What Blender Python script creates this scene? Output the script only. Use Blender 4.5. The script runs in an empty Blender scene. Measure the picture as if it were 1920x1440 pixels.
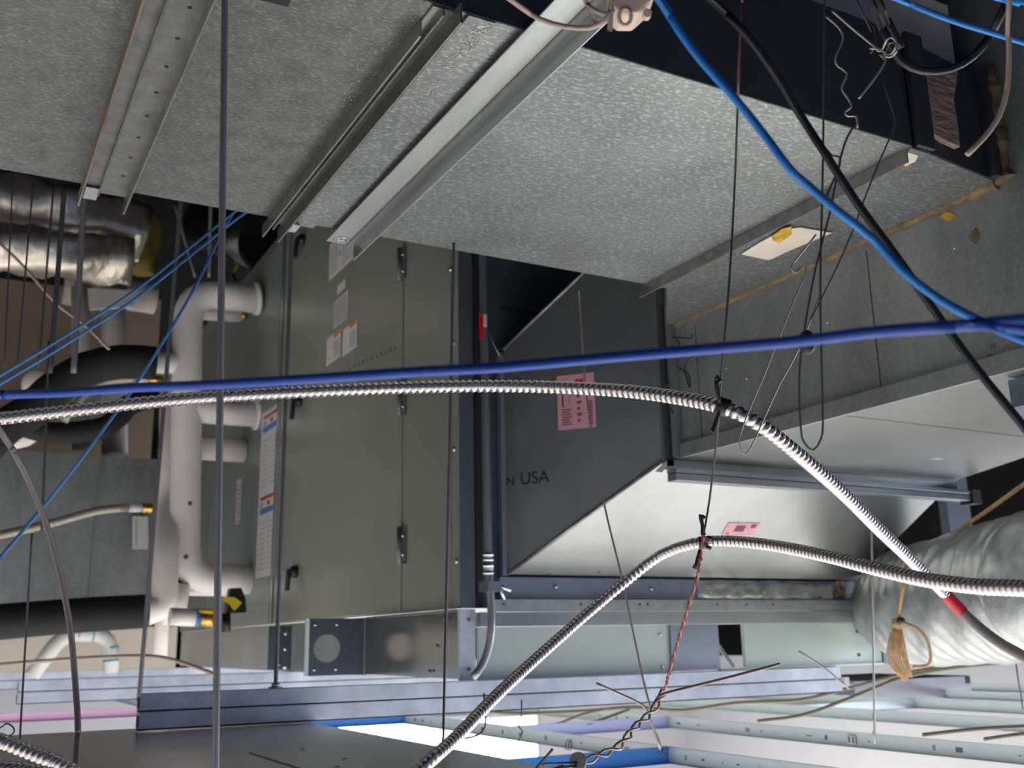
import bpy, math, random
from mathutils import Vector, Matrix
random.seed(7)
sc = bpy.context.scene
col = bpy.data.collections.new('plenum'); sc.collection.children.link(col)
UP = 2.95                       # camera height above the room floor

# ------------------------------------------------------------------ camera
F, YAW, PIT, ROL = 1923.7, .50264, .24605, -.01946
fw = Vector((math.sin(YAW)*math.cos(PIT), math.cos(YAW)*math.cos(PIT), math.sin(PIT)))
rt = Vector((math.cos(YAW), -math.sin(YAW), 0)); up = rt.cross(fw)
rt2 = math.cos(ROL)*rt + math.sin(ROL)*up; up2 = -math.sin(ROL)*rt + math.cos(ROL)*up
def ray(px, py): return rt2*((px-960)/F) - up2*((py-720)/F) + fw
def P(px, py, a, v):            # where a line of sight meets the plane X, Y or Z = v
    d = ray(px, py); return d*(v/d['XYZ'.index(a)])
def D(px, py, t): return ray(px, py)*t
cam = bpy.data.cameras.new('camera'); camo = bpy.data.objects.new('camera', cam); col.objects.link(camo)
cam.sensor_width = 36; cam.lens = 36*F/1920; cam.clip_start = .05; cam.clip_end = 60
camo.matrix_world = Matrix(((rt2.x, up2.x, -fw.x, 0), (rt2.y, up2.y, -fw.y, 0), (rt2.z, up2.z, -fw.z, 0), (0, 0, 0, 1)))
cam.dof.use_dof = True; cam.dof.focus_distance = 1.35; cam.dof.aperture_fstop = 8.5
sc.camera = camo

# ------------------------------------------------------------------ materials
def mat(name, c, rough=.5, metal=0., var=0., vscale=8., bump=0., bscale=60., c2=None, stretch=None, fleck=0., fscale=90., emit=0., sheen=0.):
    m = bpy.data.materials.new(name); m.use_nodes = True; nt = m.node_tree; b = nt.nodes['Principled BSDF']
    b.inputs['Base Color'].default_value = (*c, 1); b.inputs['Roughness'].default_value = rough; b.inputs['Metallic'].default_value = metal
    if emit: b.inputs['Emission Color'].default_value = (*c, 1); b.inputs['Emission Strength'].default_value = emit
    L = nt.links
    if var or bump or fleck:
        tc = nt.nodes.new('ShaderNodeTexCoord'); mp = nt.nodes.new('ShaderNodeMapping'); L.new(tc.outputs['Object'], mp.inputs[0])
        if stretch: mp.inputs['Scale'].default_value = stretch
        src = None
        if var:
            n = nt.nodes.new('ShaderNodeTexNoise'); n.inputs['Scale'].default_value = vscale; n.inputs['Detail'].default_value = 6; n.inputs['Roughness'].default_value = .65
            L.new(mp.outputs[0], n.inputs[0])
            r = nt.nodes.new('ShaderNodeValToRGB'); r.color_ramp.elements[0].position = .32; r.color_ramp.elements[1].position = .68
            k = c2 if c2 else tuple(x*(1-var) for x in c)
            r.color_ramp.elements[0].color = (*k, 1); r.color_ramp.elements[1].color = (*(c if c2 else tuple(min(1, x*(1+var)) for x in c)), 1)
            L.new(n.outputs[0], r.inputs[0]); src = r.outputs[0]
        if fleck:               # zinc spangle: short bright flecks
            mp2 = nt.nodes.new('ShaderNodeMapping'); L.new(tc.outputs['Object'], mp2.inputs[0]); mp2.inputs['Scale'].default_value = (1, 1.9, 1.9); mp2.inputs['Rotation'].default_value = (0, 0, .35)
            n2 = nt.nodes.new('ShaderNodeTexNoise'); n2.inputs['Scale'].default_value = fscale; n2.inputs['Detail'].default_value = 3; n2.inputs['Distortion'].default_value = .6
            L.new(mp2.outputs[0], n2.inputs[0])
            r2 = nt.nodes.new('ShaderNodeValToRGB'); r2.color_ramp.elements[0].position = .5; r2.color_ramp.elements[1].position = .68
            L.new(n2.outputs[0], r2.inputs[0])
            mx = nt.nodes.new('ShaderNodeMix'); mx.data_type = 'RGBA'; mx.blend_type = 'ADD'
            mlt = nt.nodes.new('ShaderNodeMath'); mlt.operation = 'MULTIPLY'; mlt.inputs[1].default_value = fleck; L.new(r2.outputs[0], mlt.inputs[0])
            L.new(mlt.outputs[0], mx.inputs[0])
            if src: L.new(src, mx.inputs[6])
            else: mx.inputs[6].default_value = (*c, 1)
            mx.inputs[7].default_value = (.8, .85, .88, 1); src = mx.outputs[2]
            rr = nt.nodes.new('ShaderNodeMapRange'); rr.inputs[3].default_value = rough+.06; rr.inputs[4].default_value = max(.05, rough-.1)
            L.new(n2.outputs[0], rr.inputs[0]); L.new(rr.outputs[0], b.inputs['Roughness'])
        if src: L.new(src, b.inputs['Base Color'])
        if bump:
            n3 = nt.nodes.new('ShaderNodeTexNoise'); n3.inputs['Scale'].default_value = bscale; n3.inputs['Detail'].default_value = 3
            L.new(mp.outputs[0], n3.inputs[0])
            bp = nt.nodes.new('ShaderNodeBump'); bp.inputs['Strength'].default_value = bump; bp.inputs['Distance'].default_value = .01
            L.new(n3.outputs[0], bp.inputs['Height']); L.new(bp.outputs[0], b.inputs['Normal'])
    return m
M_galv = mat('galvanized_spangle', (.22, .232, .23), .40, .72, var=.2, vscale=4, fleck=.24, fscale=90, bump=.05, bscale=6)
M_galvDim = mat('galvanized_dusty', (.155, .158, .155), .50, .62, var=.24, vscale=22, fleck=.13, fscale=120, bump=.04, bscale=9)  # darker copy of the spangle sheet; light falloff to the left painted in
M_galvS = mat('galvanized_smooth', (.40, .42, .43), .34, .85, var=.12, vscale=3, bump=.05, bscale=3)
M_flange = mat('galvanized_flange', (.26, .26, .245), .42, .8, var=.25, vscale=25)
M_rust = mat('dirty_flange', (.34, .31, .27), .55, .6, var=.5, vscale=14, c2=(.16, .09, .045), stretch=(1, .2, 1))
M_strip = mat('bright_channel', (.46, .48, .47), .36, .8, var=.12, vscale=14, stretch=(2, .3, 2))
M_plenum = mat('aged_duct_wall', (.27, .28, .28), .5, .6, var=.22, vscale=6, stretch=(1, 1, .35), fleck=.06, fscale=50)
M_under = mat('duct_underside', (.36, .37, .365), .33, .85, var=.12, vscale=2.2, bump=.12, bscale=2.2)
M_olive = mat('olive_grey_enamel', (.33, .355, .305), .31, .4, var=.08, vscale=2)
M_base = mat('polished_base_sheet', (.46, .48, .46), .17, .9, var=.12, vscale=5)
M_green = mat('green_grey_enamel', (.27, .31, .29), .4, .3, var=.05, vscale=4)
M_greenL = mat('pale_green_enamel', (.50, .57, .53), .35, .25, var=.05, vscale=3)
M_shadeside = mat('smooth_side_sheet', (.05, .056, .072), .5, .5, var=.12, vscale=4)  # navy shade of the near faces is put into this colour
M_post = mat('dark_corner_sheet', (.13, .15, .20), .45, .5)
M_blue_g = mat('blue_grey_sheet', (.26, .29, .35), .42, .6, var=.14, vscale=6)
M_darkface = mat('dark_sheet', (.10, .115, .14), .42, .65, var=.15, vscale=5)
M_strut = mat('zinc_strut', (.60, .64, .76), .5, .35, var=.2, vscale=9)
M_strutD = mat('strut_groove', (.03, .03, .035), .6, .4)
M_black = mat('black_plastic', (.008, .008, .009), .45)
M_foam = mat('black_foam_insulation', (.011, .011, .012), .75, bump=.2, bscale=40)
M_white = mat('white_pipe_jacket', (.86, .80, .76), .5, var=.05, vscale=6)
M_pvc = mat('white_pvc', (.68, .67, .63), .35)
M_brass = mat('brass', (.65, .38, .10), .28, 1.)
M_yellow = mat('yellow_plastic', (.75, .50, .02), .4)
M_hose = mat('braided_hose', (.42, .37, .32), .45, .5, var=.3, vscale=160)
M_foil = mat('foil_facing', (.72, .65, .55), .33, .8, var=.25, vscale=7, bump=1., bscale=14, stretch=(1.6, .8, .8))
M_silver = mat('silver_flex_jacket', (.46, .475, .475), .38, .8, var=.12, vscale=6, bump=.35, bscale=14, stretch=(.6, 2, 2))
M_mastic = mat('brown_mastic', (.17, .115, .055), .6, var=.4, vscale=26, bump=.5, bscale=60)
M_amber = mat('amber_adhesive', (.55, .32, .04), .45, var=.4, vscale=50)
M_paper = mat('torn_paper', (.62, .56, .48), .8, var=.06, vscale=20)
M_insul = mat('pink_insulation', (.30, .21, .18), .9, var=.3, vscale=22, bump=.8, bscale=30, stretch=(1, 1, 3))
M_pink = mat('pink_tag_paper', (.62, .33, .36), .7, var=.08, vscale=30)
M_fade = mat('faded_ink', (.17, .17, .14), .5, .3)
M_foilt = mat('foil_tape', (.66, .65, .60), .25, .9)
M_ink = mat('tag_ink', (.20, .06, .09), .8)
M_label = mat('label_paper', (.52, .51, .49), .5)
M_tagw = mat('white_label', (.66, .65, .62), .5)
M_red = mat('red_print', (.55, .03, .03), .5)
M_orange = mat('orange_print', (.80, .20, .03), .5)
M_bluep = mat('blue_print', (.10, .17, .52), .5)
M_grey = mat('grey_print', (.30, .30, .30), .6)
M_royal = mat('royal_blue_jacket', (.008, .06, .38), .45)
M_sky = mat('sky_blue_jacket', (.02, .21, .62), .36)
M_skyl = mat('light_blue_jacket', (.09, .27, .58), .4)
M_blackj = mat('black_cable_jacket', (.009, .009, .010), .38)
M_greyj = mat('grey_cable_jacket', (.13, .11, .11), .4)
M_greyl = mat('light_grey_jacket', (.34, .29, .29), .45)
M_flex = mat('flexible_steel', (.60, .55, .53), .33, 1.)
M_rod = mat('threaded_steel', (.17, .165, .18), .5, .5)
M_wire = mat('dark_steel_wire', (.07, .07, .075), .45, .6)
M_wirel = mat('bright_steel_wire', (.36, .33, .29), .4, .8)
M_copper = mat('tie_wire', (.30, .20, .17), .4, .7)
M_redp = mat('red_paint_wire', (.34, .035, .05), .5)
M_redd = mat('dark_red_wire', (.10, .012, .02), .5)
M_beigej = mat('beige_cable', (.42, .33, .27), .5)
M_emt = mat('zinc_conduit', (.32, .33, .35), .35, .8)
M_redh = mat('red_heat_shrink', (.62, .01, .02), .35)
M_tan = mat('tan_cord', (.48, .30, .14), .7, var=.3, vscale=60)
M_box = mat('cream_plastic', (.60, .47, .38), .5)
M_tee = mat('painted_tee', (.66, .74, .76), .35, .2)
M_lilac = mat('room_wall_paint', (.88, .87, .90), .7)
M_floor = mat('pale_floor', (.80, .79, .77), .6, var=.04, vscale=2)
M_tanwall = mat('tan_board_wall', (.33, .25, .18), .85, var=.12, vscale=1.5)
M_darkwall = mat('unlit_block_wall', (.006, .006, .006), .9, var=.3, vscale=2)  # near-black colour carries the darkness of the void at the back
M_deck = mat('roof_deck', (.014, .014, .015), .8, var=.2, vscale=2)
M_beige = mat('beige_board', (.55, .48, .40), .8, var=.06, vscale=3)
M_win = mat('daylight_pane', (1, 1, 1), .5, emit=6.)
M_clear = mat('screw_zinc', (.70, .72, .74), .25, 1.)
M_bluetape = mat('blue_tape', (.03, .20, .55), .5)
M_teal = mat('teal_marker', (.05, .35, .45), .6)
M_blocker = mat('ceiling_tile_back', (.50, .48, .46), .9)
M_purple = mat('lilac_grey_enamel', (.33, .32, .37), .5, .1)
M_pinks = mat('pink_strip', (.70, .42, .62), .6)
M_blues = mat('blue_tee_film', (.06, .25, .70), .4)
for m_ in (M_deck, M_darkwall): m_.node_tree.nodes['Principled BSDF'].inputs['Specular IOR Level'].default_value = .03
M_insw = mat('white_faced_blanket', (.66, .60, .54), .8, bump=.5, bscale=12)

# ------------------------------------------------------------------ mesh builder
ROOT = {}
class G:
    def __init__(s): s.v = []; s.f = []; s.m = []; s.s = []; s.mats = []; s.scr = []
    def mi(s, m):
        if m not in s.mats: s.mats.append(m)
        return s.mats.index(m)
    def add(s, vs, fs, m, sm=False):
        n = len(s.v); s.v += [Vector(v) for v in vs]; k = s.mi(m)
        for f in fs: s.f.append([i+n for i in f]); s.m.append(k); s.s.append(sm)
        return s
    def box(s, m, x0, x1, y0, y1, z0, z1):
        return s.hexa(m, [(x0,y0,z0),(x1,y0,z0),(x1,y1,z0),(x0,y1,z0),(x0,y0,z1),(x1,y0,z1),(x1,y1,z1),(x0,y1,z1)])
    def hexa(s, m, v):          # 4 lower then 4 upper corners
        return s.add(v, [(0,3,2,1),(4,5,6,7),(0,1,5,4),(1,2,6,5),(2,3,7,6),(3,0,4,7)], m)
    def obox(s, m, o, u, v, w):  # box from a corner along three edge vectors
        o, u, v, w = map(Vector, (o, u, v, w))
        if u.cross(v).dot(w) < 0: u, v = v, u
        return s.hexa(m, [o, o+u, o+u+v, o+v, o+w, o+u+w, o+u+v+w, o+v+w])
    def prism(s, m, poly, off):
        off = Vector(off); n = len(poly); a = [Vector(p) for p in poly]
        nn = sum(((a[i]-a[0]).cross(a[i+1]-a[0]) for i in range(1, n-1)), Vector())
        if nn.dot(off) < 0: a = a[::-1]
        return s.add(a+[p+off for p in a], [list(range(n))[::-1], list(range(n, 2*n))]+[(i, (i+1) % n, n+(i+1) % n, n+i) for i in range(n)], m)
    def tube(s, m, pts, r, seg=10, rf=None, caps=True):
        pts = [Vector(p) for p in pts]; n = len(pts); T = []
        for i in range(n): T.append((pts[min(i+1, n-1)]-pts[max(i-1, 0)]).normalized())
        a = Vector((0, 0, 1)) if abs(T[0].z) < .9 else Vector((1, 0, 0)); N = (a-T[0]*a.dot(T[0])).normalized()
        vs = []; d = 0
        for i in range(n):
            if i: N = (N-T[i]*N.dot(T[i])).normalized(); d += (pts[i]-pts[i-1]).length
            B = T[i].cross(N)
            for j in range(seg):
                t = 2*math.pi*j/seg; rr = (r[i] if isinstance(r, (list, tuple)) else r)
                if rf: rr = rf(rr, d, t)
                vs.append(pts[i]+(N*math.cos(t)+B*math.sin(t))*rr)
        fs = [(i*seg+j, i*seg+(j+1) % seg, (i+1)*seg+(j+1) % seg, (i+1)*seg+j) for i in range(n-1) for j in range(seg)]
        s.add(vs, fs, m, True)
        if caps:
            k = len(s.v)-len(vs)
            s.f.append([k+j for j in range(seg)][::-1]); s.f.append([k+(n-1)*seg+j for j in range(seg)]); s.m += [s.mi(m)]*2; s.s += [False]*2
        return s
    def cyl(s, m, a, b, r, seg=14): return s.tube(m, [a, b], r, seg)
    def sphere(s, m, c, r, sc=(1, 1, 1), n=10):
        vs = []; fs = []
        for i in range(n+1):
            p = math.pi*i/n
            for j in range(2*n):
                t = math.pi*j/n; vs.append((c[0]+r*sc[0]*math.sin(p)*math.cos(t), c[1]+r*sc[1]*math.sin(p)*math.sin(t), c[2]+r*sc[2]*math.cos(p)))
        for i in range(n):
            for j in range(2*n): fs.append((i*2*n+j, (i+1)*2*n+j, (i+1)*2*n+(j+1) % (2*n), i*2*n+(j+1) % (2*n)))
        return s.add(vs, fs, m, True)
    def screw(s, p, n, r=.006, m=None):
        s.scr.append((Vector(p), Vector(n).normalized(), r, m or M_clear)); return s
def cr(pts, step=.01):           # smooth curve through the points
    pts = [Vector(p) for p in pts]; out = []; n = len(pts)
    for i in range(n-1):
        p0 = pts[i-1] if i else pts[0]*2-pts[1]; p1, p2 = pts[i], pts[i+1]; p3 = pts[i+2] if i+2 < n else p2*2-p1
        k = max(2, int((p2-p1).length/step))
        for j in range(k):
            t = j/k; out.append(.5*((2*p1)+(p2-p0)*t+(2*p0-5*p1+4*p2-p3)*t*t+(3*p1-p0-3*p2+p3)*t*t*t))
    out.append(pts[-1]); return out
def run(l, e=.5):                # lengths that leave the view carry on beyond it
    p = [D(a, b, c) for a, b, c in l]; out = lambda q: not (0 <= q[0] <= 1920 and 0 <= q[1] <= 1440)
    if out(l[-1]): p.append(p[-1]+(p[-1]-p[-2]).normalized()*e)
    if out(l[0]): p.insert(0, p[0]+(p[0]-p[1]).normalized()*e)
    return p
def dp(l, step=.01, dx=0, dy=0): return cr(run(l), step)
def rounded(pts, r, k=7):        # straight runs with rounded elbows
    pts = [Vector(p) for p in pts]; out = [pts[0]]
    for i in range(1, len(pts)-1):
        a, b, c = pts[i-1], pts[i], pts[i+1]; u = (a-b).normalized(); w = (c-b).normalized(); q = min(r, (a-b).length*.49, (c-b).length*.49)
        for j in range(k+1):
            t = j/k; out.append((b+u*q)*(1-t)**2+b*2*t*(1-t)+(b+w*q)*t*t)
    return out+[pts[-1]]
SPLIT = {'collar_side_flange', 'panel_crease', 'ink_mark', 'marker_scribble', 'mastic_smear', 'bottom_seam', 'wire_end', 'rivet', 'top_seam', 'wall_collar', 'faded_marking', 'fixed_screw'}
DEPTH = {}
def islands(g):
    p = list(range(len(g.v)))
    def f(i):
        while p[i] != i: p[i] = p[p[i]]; i = p[i]
        return i
    for fc in g.f:
        for i in fc[1:]: p[f(i)] = f(fc[0])
    out = {}
    for k, fc in enumerate(g.f): out.setdefault(f(fc[0]), []).append(k)
    res = []
    for ks in out.values():
        h = G(); mp = {}
        for k in ks:
            for i in g.f[k]:
                if i not in mp: mp[i] = len(h.v); h.v.append(g.v[i])
            h.f.append([mp[i] for i in g.f[k]]); h.m.append(h.mi(g.mats[g.m[k]])); h.s.append(g.s[k])
        res.append(h)
    return res
def screw_into(h, q): p, n, r, m = q; return h.tube(m, [p, p+n*r*.5, p+n*r*.9], [r, r, r*.55], 8)
def obj(name, g, parent=None, label=None, cat=None, group=None, kind=None, bevel=0, origin=None):
    scr, g.scr = g.scr, []; d = DEPTH.get(parent.name, 0)+1 if parent else 0
    if scr and (d >= 2 or name in ('screw', 'rivet')):
        for q in scr: screw_into(g, q)
        scr = []
    if name in SPLIT and parent and len(islands(g)) > 1:
        o = None
        for h in islands(g): o = obj0(name, h, parent, label, cat, group, kind, bevel, origin); DEPTH[o.name] = d
    else: o = obj0(name, g, parent, label, cat, group, kind, bevel, origin) if g.f else None
    if o: DEPTH[o.name] = d
    for q in scr:
        k = obj0('screw', screw_into(G(), q), o or parent); DEPTH[k.name] = d+1
    return o
def obj0(name, g, parent=None, label=None, cat=None, group=None, kind=None, bevel=0, origin=None):
    me = bpy.data.meshes.new(name)
    base = ROOT[parent.name] if parent else (Vector(origin) if origin is not None else Vector(min(g.v, key=lambda v: v.z)))
    me.from_pydata([v-base for v in g.v], [], g.f)
    for m in g.mats: me.materials.append(m)
    me.polygons.foreach_set('material_index', g.m); me.polygons.foreach_set('use_smooth', g.s); me.update()
    o = bpy.data.objects.new(name, me); col.objects.link(o)
    if parent: o.parent = parent
    else: o.location = base
    ROOT[o.name] = base
    if label: o['label'] = label
    if cat: o['category'] = cat
    if group: o['group'] = group
    if kind: o['kind'] = kind
    if bevel:
        b = o.modifiers.new('bevel', 'BEVEL'); b.width = bevel; b.segments = 2; b.limit_method = 'ANGLE'
    return o
def thing(name, label, cat, loc, group=None):
    o = bpy.data.objects.new(name, None); col.objects.link(o); o.location = loc; o.empty_display_size = .05
    o['label'] = label; o['category'] = cat
    if group: o['group'] = group
    ROOT[o.name] = Vector(loc); return o
def struct(name, g, parent=None): return obj(name, g, parent, kind=None if parent else 'structure', origin=None if parent else (0, 0, 0))
def text_into(g, s, m, o, u, v, size):     # lettering lying in the plane of u (reading direction) and v (up)
    cu = bpy.data.curves.new('lettering', 'FONT'); cu.body = s; cu.size = size; cu.extrude = .0003
    to = bpy.data.objects.new('lettering', cu); col.objects.link(to)
    me = bpy.data.meshes.new_from_object(to.evaluated_get(bpy.context.evaluated_depsgraph_get()))
    o, u, v = Vector(o), Vector(u).normalized(), Vector(v).normalized(); n = u.cross(v)
    g.add([o+u*q.co.x+v*q.co.y+n*q.co.z for q in me.vertices], [list(p.vertices) for p in me.polygons], m)
    bpy.data.objects.remove(to); bpy.data.meshes.remove(me)
def sticker(name, parent, o, u, v, n, items, base=M_tagw, label=None):   # o lower-left corner, u width, v height vectors, n outward
    g = G(); n = Vector(n).normalized(); o, u, v = Vector(o), Vector(u), Vector(v)
    g.obox(base, o, u, v, n*.0008)
    for x0, y0, x1, y1, m in items:
        if x1 is None: g.prism(m, [o+u*x0+v*y0+n*.0009, o+u*(x0+.16)+v*y0+n*.0009, o+u*(x0+.08)+v*(y0+.14)+n*.0009], n*.0005)
        else: g.obox(m, o+u*x0+v*y0+n*.0009, u*(x1-x0), v*(y1-y0), n*.0005)
    return obj(name, g, parent, label=label)

# ------------------------------------------------------------------ the setting
FLOOR = -UP
struct('floor', G().box(M_floor, -4, 10, -4, 13, FLOOR-.05, FLOOR))
struct('ceiling', G().box(M_deck, -4, 10, -4, 13, 2.65, 2.7))
struct('ceiling', G().box(M_blocker, -4, 10, -4, .25, -.27, -.25))  # unseen tile slab, added to keep low light off the near duct faces
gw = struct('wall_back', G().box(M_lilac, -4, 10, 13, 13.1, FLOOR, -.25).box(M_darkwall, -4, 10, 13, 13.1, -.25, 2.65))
struct('wall_right', G().box(M_lilac, 10, 10.1, -4, 13.1, FLOOR, -.25).box(M_deck, 10, 10.1, -4, 13.1, -.25, 2.65))
struct('wall_left', G().box(M_lilac, -4.1, -4, -4, 13.1, FLOOR, -.25).box(M_deck, -4.1, -4, -4, 13.1, -.25, 2.65))
xb = P(300, 600, 'Y', 8).x
struct('wall_partition', G().box(M_tanwall, -4, xb, 8, 8.12, -.25, 2.65))
for i, (x0, x1) in enumerate([(3.3, 7.4)]):
    w = struct('window_%d' % (i+1), G().box(M_win, x0, x1, 12.97, 12.99, -2.2, -1.0))
    struct('window_frame', G().box(M_tee, x0-.06, x0, 12.93, 13, -2.26, -.94).box(M_tee, x1, x1+.06, 12.93, 13, -2.26, -.94).box(M_tee, x0, x1, 12.93, 13, -1.0, -.94).box(M_tee, x0, x1, 12.93, 13, -2.26, -2.2), w)

# ------------------------------------------------------------------ overhead flat duct
H = .85; YN, YF = 1.13, 1.94
T = thing('flat_sheet_metal_duct', 'wide flat galvanized duct crossing overhead with flanged joints', 'duct', (0, 1.5, H))
for x0, x1, m in ((-3., .195, M_galvDim), (.196, .528, M_galvDim), (.529, .66, M_galv), (.661, 1.452, M_galv)):
    obj('duct_section', G().box(m, x0, x1, YN, YF, H, 1.08), T)
for x0, x1 in ((-3., .195), (.196, .528), (.529, 1.450)): obj('side_panel', G().box(M_shadeside, x0, x1, YN-.0025, YN-.0003, H+.0005, 1.08), T)  # thin skins over the duct, carrying the painted shade
def fin(g, m, x, z0, y0, y1, w=.003): g.box(m, x, x+w, y0, y1, z0, H-.0005)
g = G(); fin(g, M_rust, .152, .822, YN-.01, YF+.045); g.box(M_flange, .155, .234, YN, YF+.02, H-.004, H-.0005)
fin(g, M_flange, .234, .82, YN-.01, YF+.045); g.box(M_galvDim, .183, .186, YN, YF+.02, H-.012, H-.004)
for k in range(9): g.cyl(M_black, (.216, 1.2+k*.083, H-.0045), (.216, 1.2+k*.083, H-.0038), .0035, 10)
g.box(M_clear, .160, .184, YF-.01, YF+.045, H-.010, H-.008)
obj('joint_flange', g, T, label='dusty joint flange with a row of punched holes')
g = G(); fin(g, M_flange, .507, .822, YN+.04, YF+.045); fin(g, M_flange, .541, .818, YN-.02, YF+.05)
g.box(M_flange, .510, .541, YN, YF+.02, H-.004, H-.0005); fin(g, M_galvDim, .524, .836, YN, YF+.03)
g.box(M_clear, .556, .572, YF-.01, YF+.03, H-.012, H-.009)
for k in range(60):
    y = random.uniform(1.15, 1.6); x = random.choice((random.uniform(.512, .523), random.uniform(.47, .503))); r = random.uniform(.001, .0028)
    g.box(M_amber if k % 15 == 0 else M_label, x, x+r, y, y+r*1.5, H-.0062, H-.0042) if x > .51 else g.box(M_paper, x, x+r*.8, y, y+r, H-.001, H-.0002)
obj('joint_flange', g, T, label='doubled joint flange holding crumbs of debris')
g = G(); g.box(M_galv, .562, .603, YN-.005, YF+.005, H-.006, H-.0005)
for k in range(170):
    y = YN+abs(random.gauss(0, .12)); x = random.uniform(.58, .602); r = random.uniform(.0008, .0022); g.box(M_label if k % 9 else M_insul, x, x+r, y, y+r, H-.0072, H-.006)
obj('drive_cleat', g, T)
g = G(); fin(g, M_flange, 1.448, .823, YN+.01, YF+.03, .003); g.box(M_flange, 1.451, 1.478, YN, YF+.03, H-.0035, H-.0005)
obj('end_flange', g, T)
XM = 1.735
col_poly = [(1.456, YN+.005), (XM-.002, YN+.035), (XM-.002, 2.235), (1.52, 1.95), (1.456, YF+.01)]
obj('branch_collar', G().prism(M_galv, [(x, y, H+.003) for x, y in col_poly], (0, 0, .225)), T)
obj('side_panel', G().prism(M_shadeside, [(1.458, YN+.004, H+.004), (XM-.003, YN+.034, H+.004), (XM-.003, YN+.032, H+.004), (1.458, YN+.002, H+.004)], (0, 0, .223)), T)
g = G(); g.box(M_shadeside, 1.456, 1.50, YN-.012, YN-.003, H, 1.08); g.box(M_shadeside, XM-.035, XM-.006, YN+.012, YN+.03, H+.004, 1.08)
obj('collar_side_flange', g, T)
# torn corner foil tab and the paper stuck under the collar
g = G(); a = P(1690, 292, 'Z', H-.004)
pp = [P(x, y, 'Z', H-.004) for x, y in ((1685, 300), (1702, 286), (1722, 292), (1716, 303), (1698, 312))]
g.prism(M_paper, pp, (0, 0, .003)); g.prism(M_mastic, [P(x, y, 'Z', H-.002) for x, y in ((1678, 306), (1690, 296), (1712, 312), (1694, 318))], (0, 0, .003))
obj('corner_sealant', g, T)
g = G(); pp = [P(x, y, 'Z', H-.001) for x, y in ((1390, 477), (1425, 455), (1468, 432), (1500, 427), (1560, 437), (1490, 466), (1442, 488))]
g.prism(M_paper, pp, (0, 0, .002)); pp = [P(x, y, 'Z', H-.003) for x, y in ((1447, 444), (1465, 430), (1484, 425), (1484, 440), (1462, 456), (1450, 452))]
g.prism(M_amber, pp, (0, 0, .0015)); obj('torn_paper_patch', g, T, label='torn off-white paper with an amber glue blob')
g = G()
yy = YN+.012
pp = [P(x, y, 'Y', yy) for x, y in ((1717, 142), (1738, 150), (1786, 134), (1784, 160), (1778, 190), (1786, 240), (1790, 280), (1762, 268), (1732, 250), (1727, 215), (1722, 190))]
g.prism(M_insul, pp, (0, -.012, 0)); obj('exposed_insulation', g, T, label='ragged strip of pinkish insulation')
g = G(); n = (0, 0, -1)
for k, (x, y) in enumerate([(1690, 396), (1702, 402), (1712, 397), (1556, 262), (1548, 258)]):
    a = P(x, y, 'Z', H+.0025); g.obox(M_bluep, a, (.012, .004, 0), (0, .003, 0), (0, 0, -.0006))
obj('marker_scribble', g, T)
# black sign glued under the duct, cut by the frame
o = P(548, 13, 'Z', H-.001); u = Vector((.30, 0, 0)); v = Vector((0, .12, 0))
a = P(486, 0, 'Z', H-.001); b = P(540, 13, 'Z', H-.001); d = (b-a).normalized(); e = Vector((d.y, -d.x, 0))
g = G(); g.obox(M_black, b-d*.25, d*.25, e*.1, (0, 0, .0009))
for k in range(7): g.obox(M_tagw, b-d*(.045+.024*k)+e*.004, d*.004+e*.014, d*.008, (0, 0, -.0006))
obj('black_sign', g, T, label='black sign with white lettering')

# angle iron that carries the duct
X1 = .706; zf = P(720, 433, 'X', X1).z
A = thing('steel_angle_support', 'bright galvanized angle support running under the flat duct toward the cream box', 'support', (X1, 1.4, H))
g = G(); g.box(M_strip, .645, X1, .72, 1.985, H-.012, H-.009); g.box(M_strip, X1, X1+.003, .72, 1.985, zf, H-.009); g.box(M_flange, .690, .694, .72, 1.985, H-.015, H-.012)
obj('angle_profile', g, A, bevel=.0006)
g = G(); g.cyl(M_clear, (.672, 1.965, H-.012), (.672, 1.965, H-.018), .011, 6); g.cyl(M_clear, (.672, 1.965, H-.012), (.672, 1.965, H-.014), .017, 18); obj('hex_bolt', g, A)

# ------------------------------------------------------------------ plenum duct on the right
ZB, YE = .48, 2.25
xr = lambda y: 2.87-.5*(YE-y)
Mx = thing('plenum_duct', 'deep grey sheet metal plenum duct with brown mastic seams', 'duct', (2.2, 1.4, ZB))
g = G(); b = [(XM, .2), (XM, YE), (xr(YE), YE), (xr(.2), .2)]
g.prism(M_plenum, [(x, y, ZB+.004) for x, y in b], (0, 0, 1.0)); obj('duct_body', g, Mx)
obj('bottom_pan', G().prism(M_under, [(x, y, ZB) for x, y in b], (0, 0, .0035)), Mx)
g = G()
g.box(M_plenum, XM-.012, XM-.001, .2, YE-.056, ZB-.004, ZB+.034)
obj('bottom_edge_lip', g, Mx)
g = G(); z1 = 1.22
g.box(M_galvS, XM-.032, XM-.001, YE-.012, YE, ZB-.02, z1); g.box(M_galvS, XM-.030, XM-.001, YE-.055, YE-.046, ZB-.002, z1-.3); g.box(M_strutD, XM-.012, XM-.001, YE-.046, YE-.012, ZB, z1-.3)
g.box(M_galvS, XM-.03, xr(YE)+.02, YE-.012, YE, ZB-.03, ZB-.001)
obj('end_flange', g, Mx)
g = G(); n = 60; pts = []; rs = []
for k in range(n+1):
    y = 1.165+(2.215-1.165)*k/n; pts.append(Vector((XM-.002, y, H+.006+random.uniform(-.003, .003)))); rs.append((.011+.007*math.exp(-k/8))*random.uniform(.6, 1.35))
g.tube(M_mastic, pts, rs, 8)
pts = []; rs = []
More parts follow.
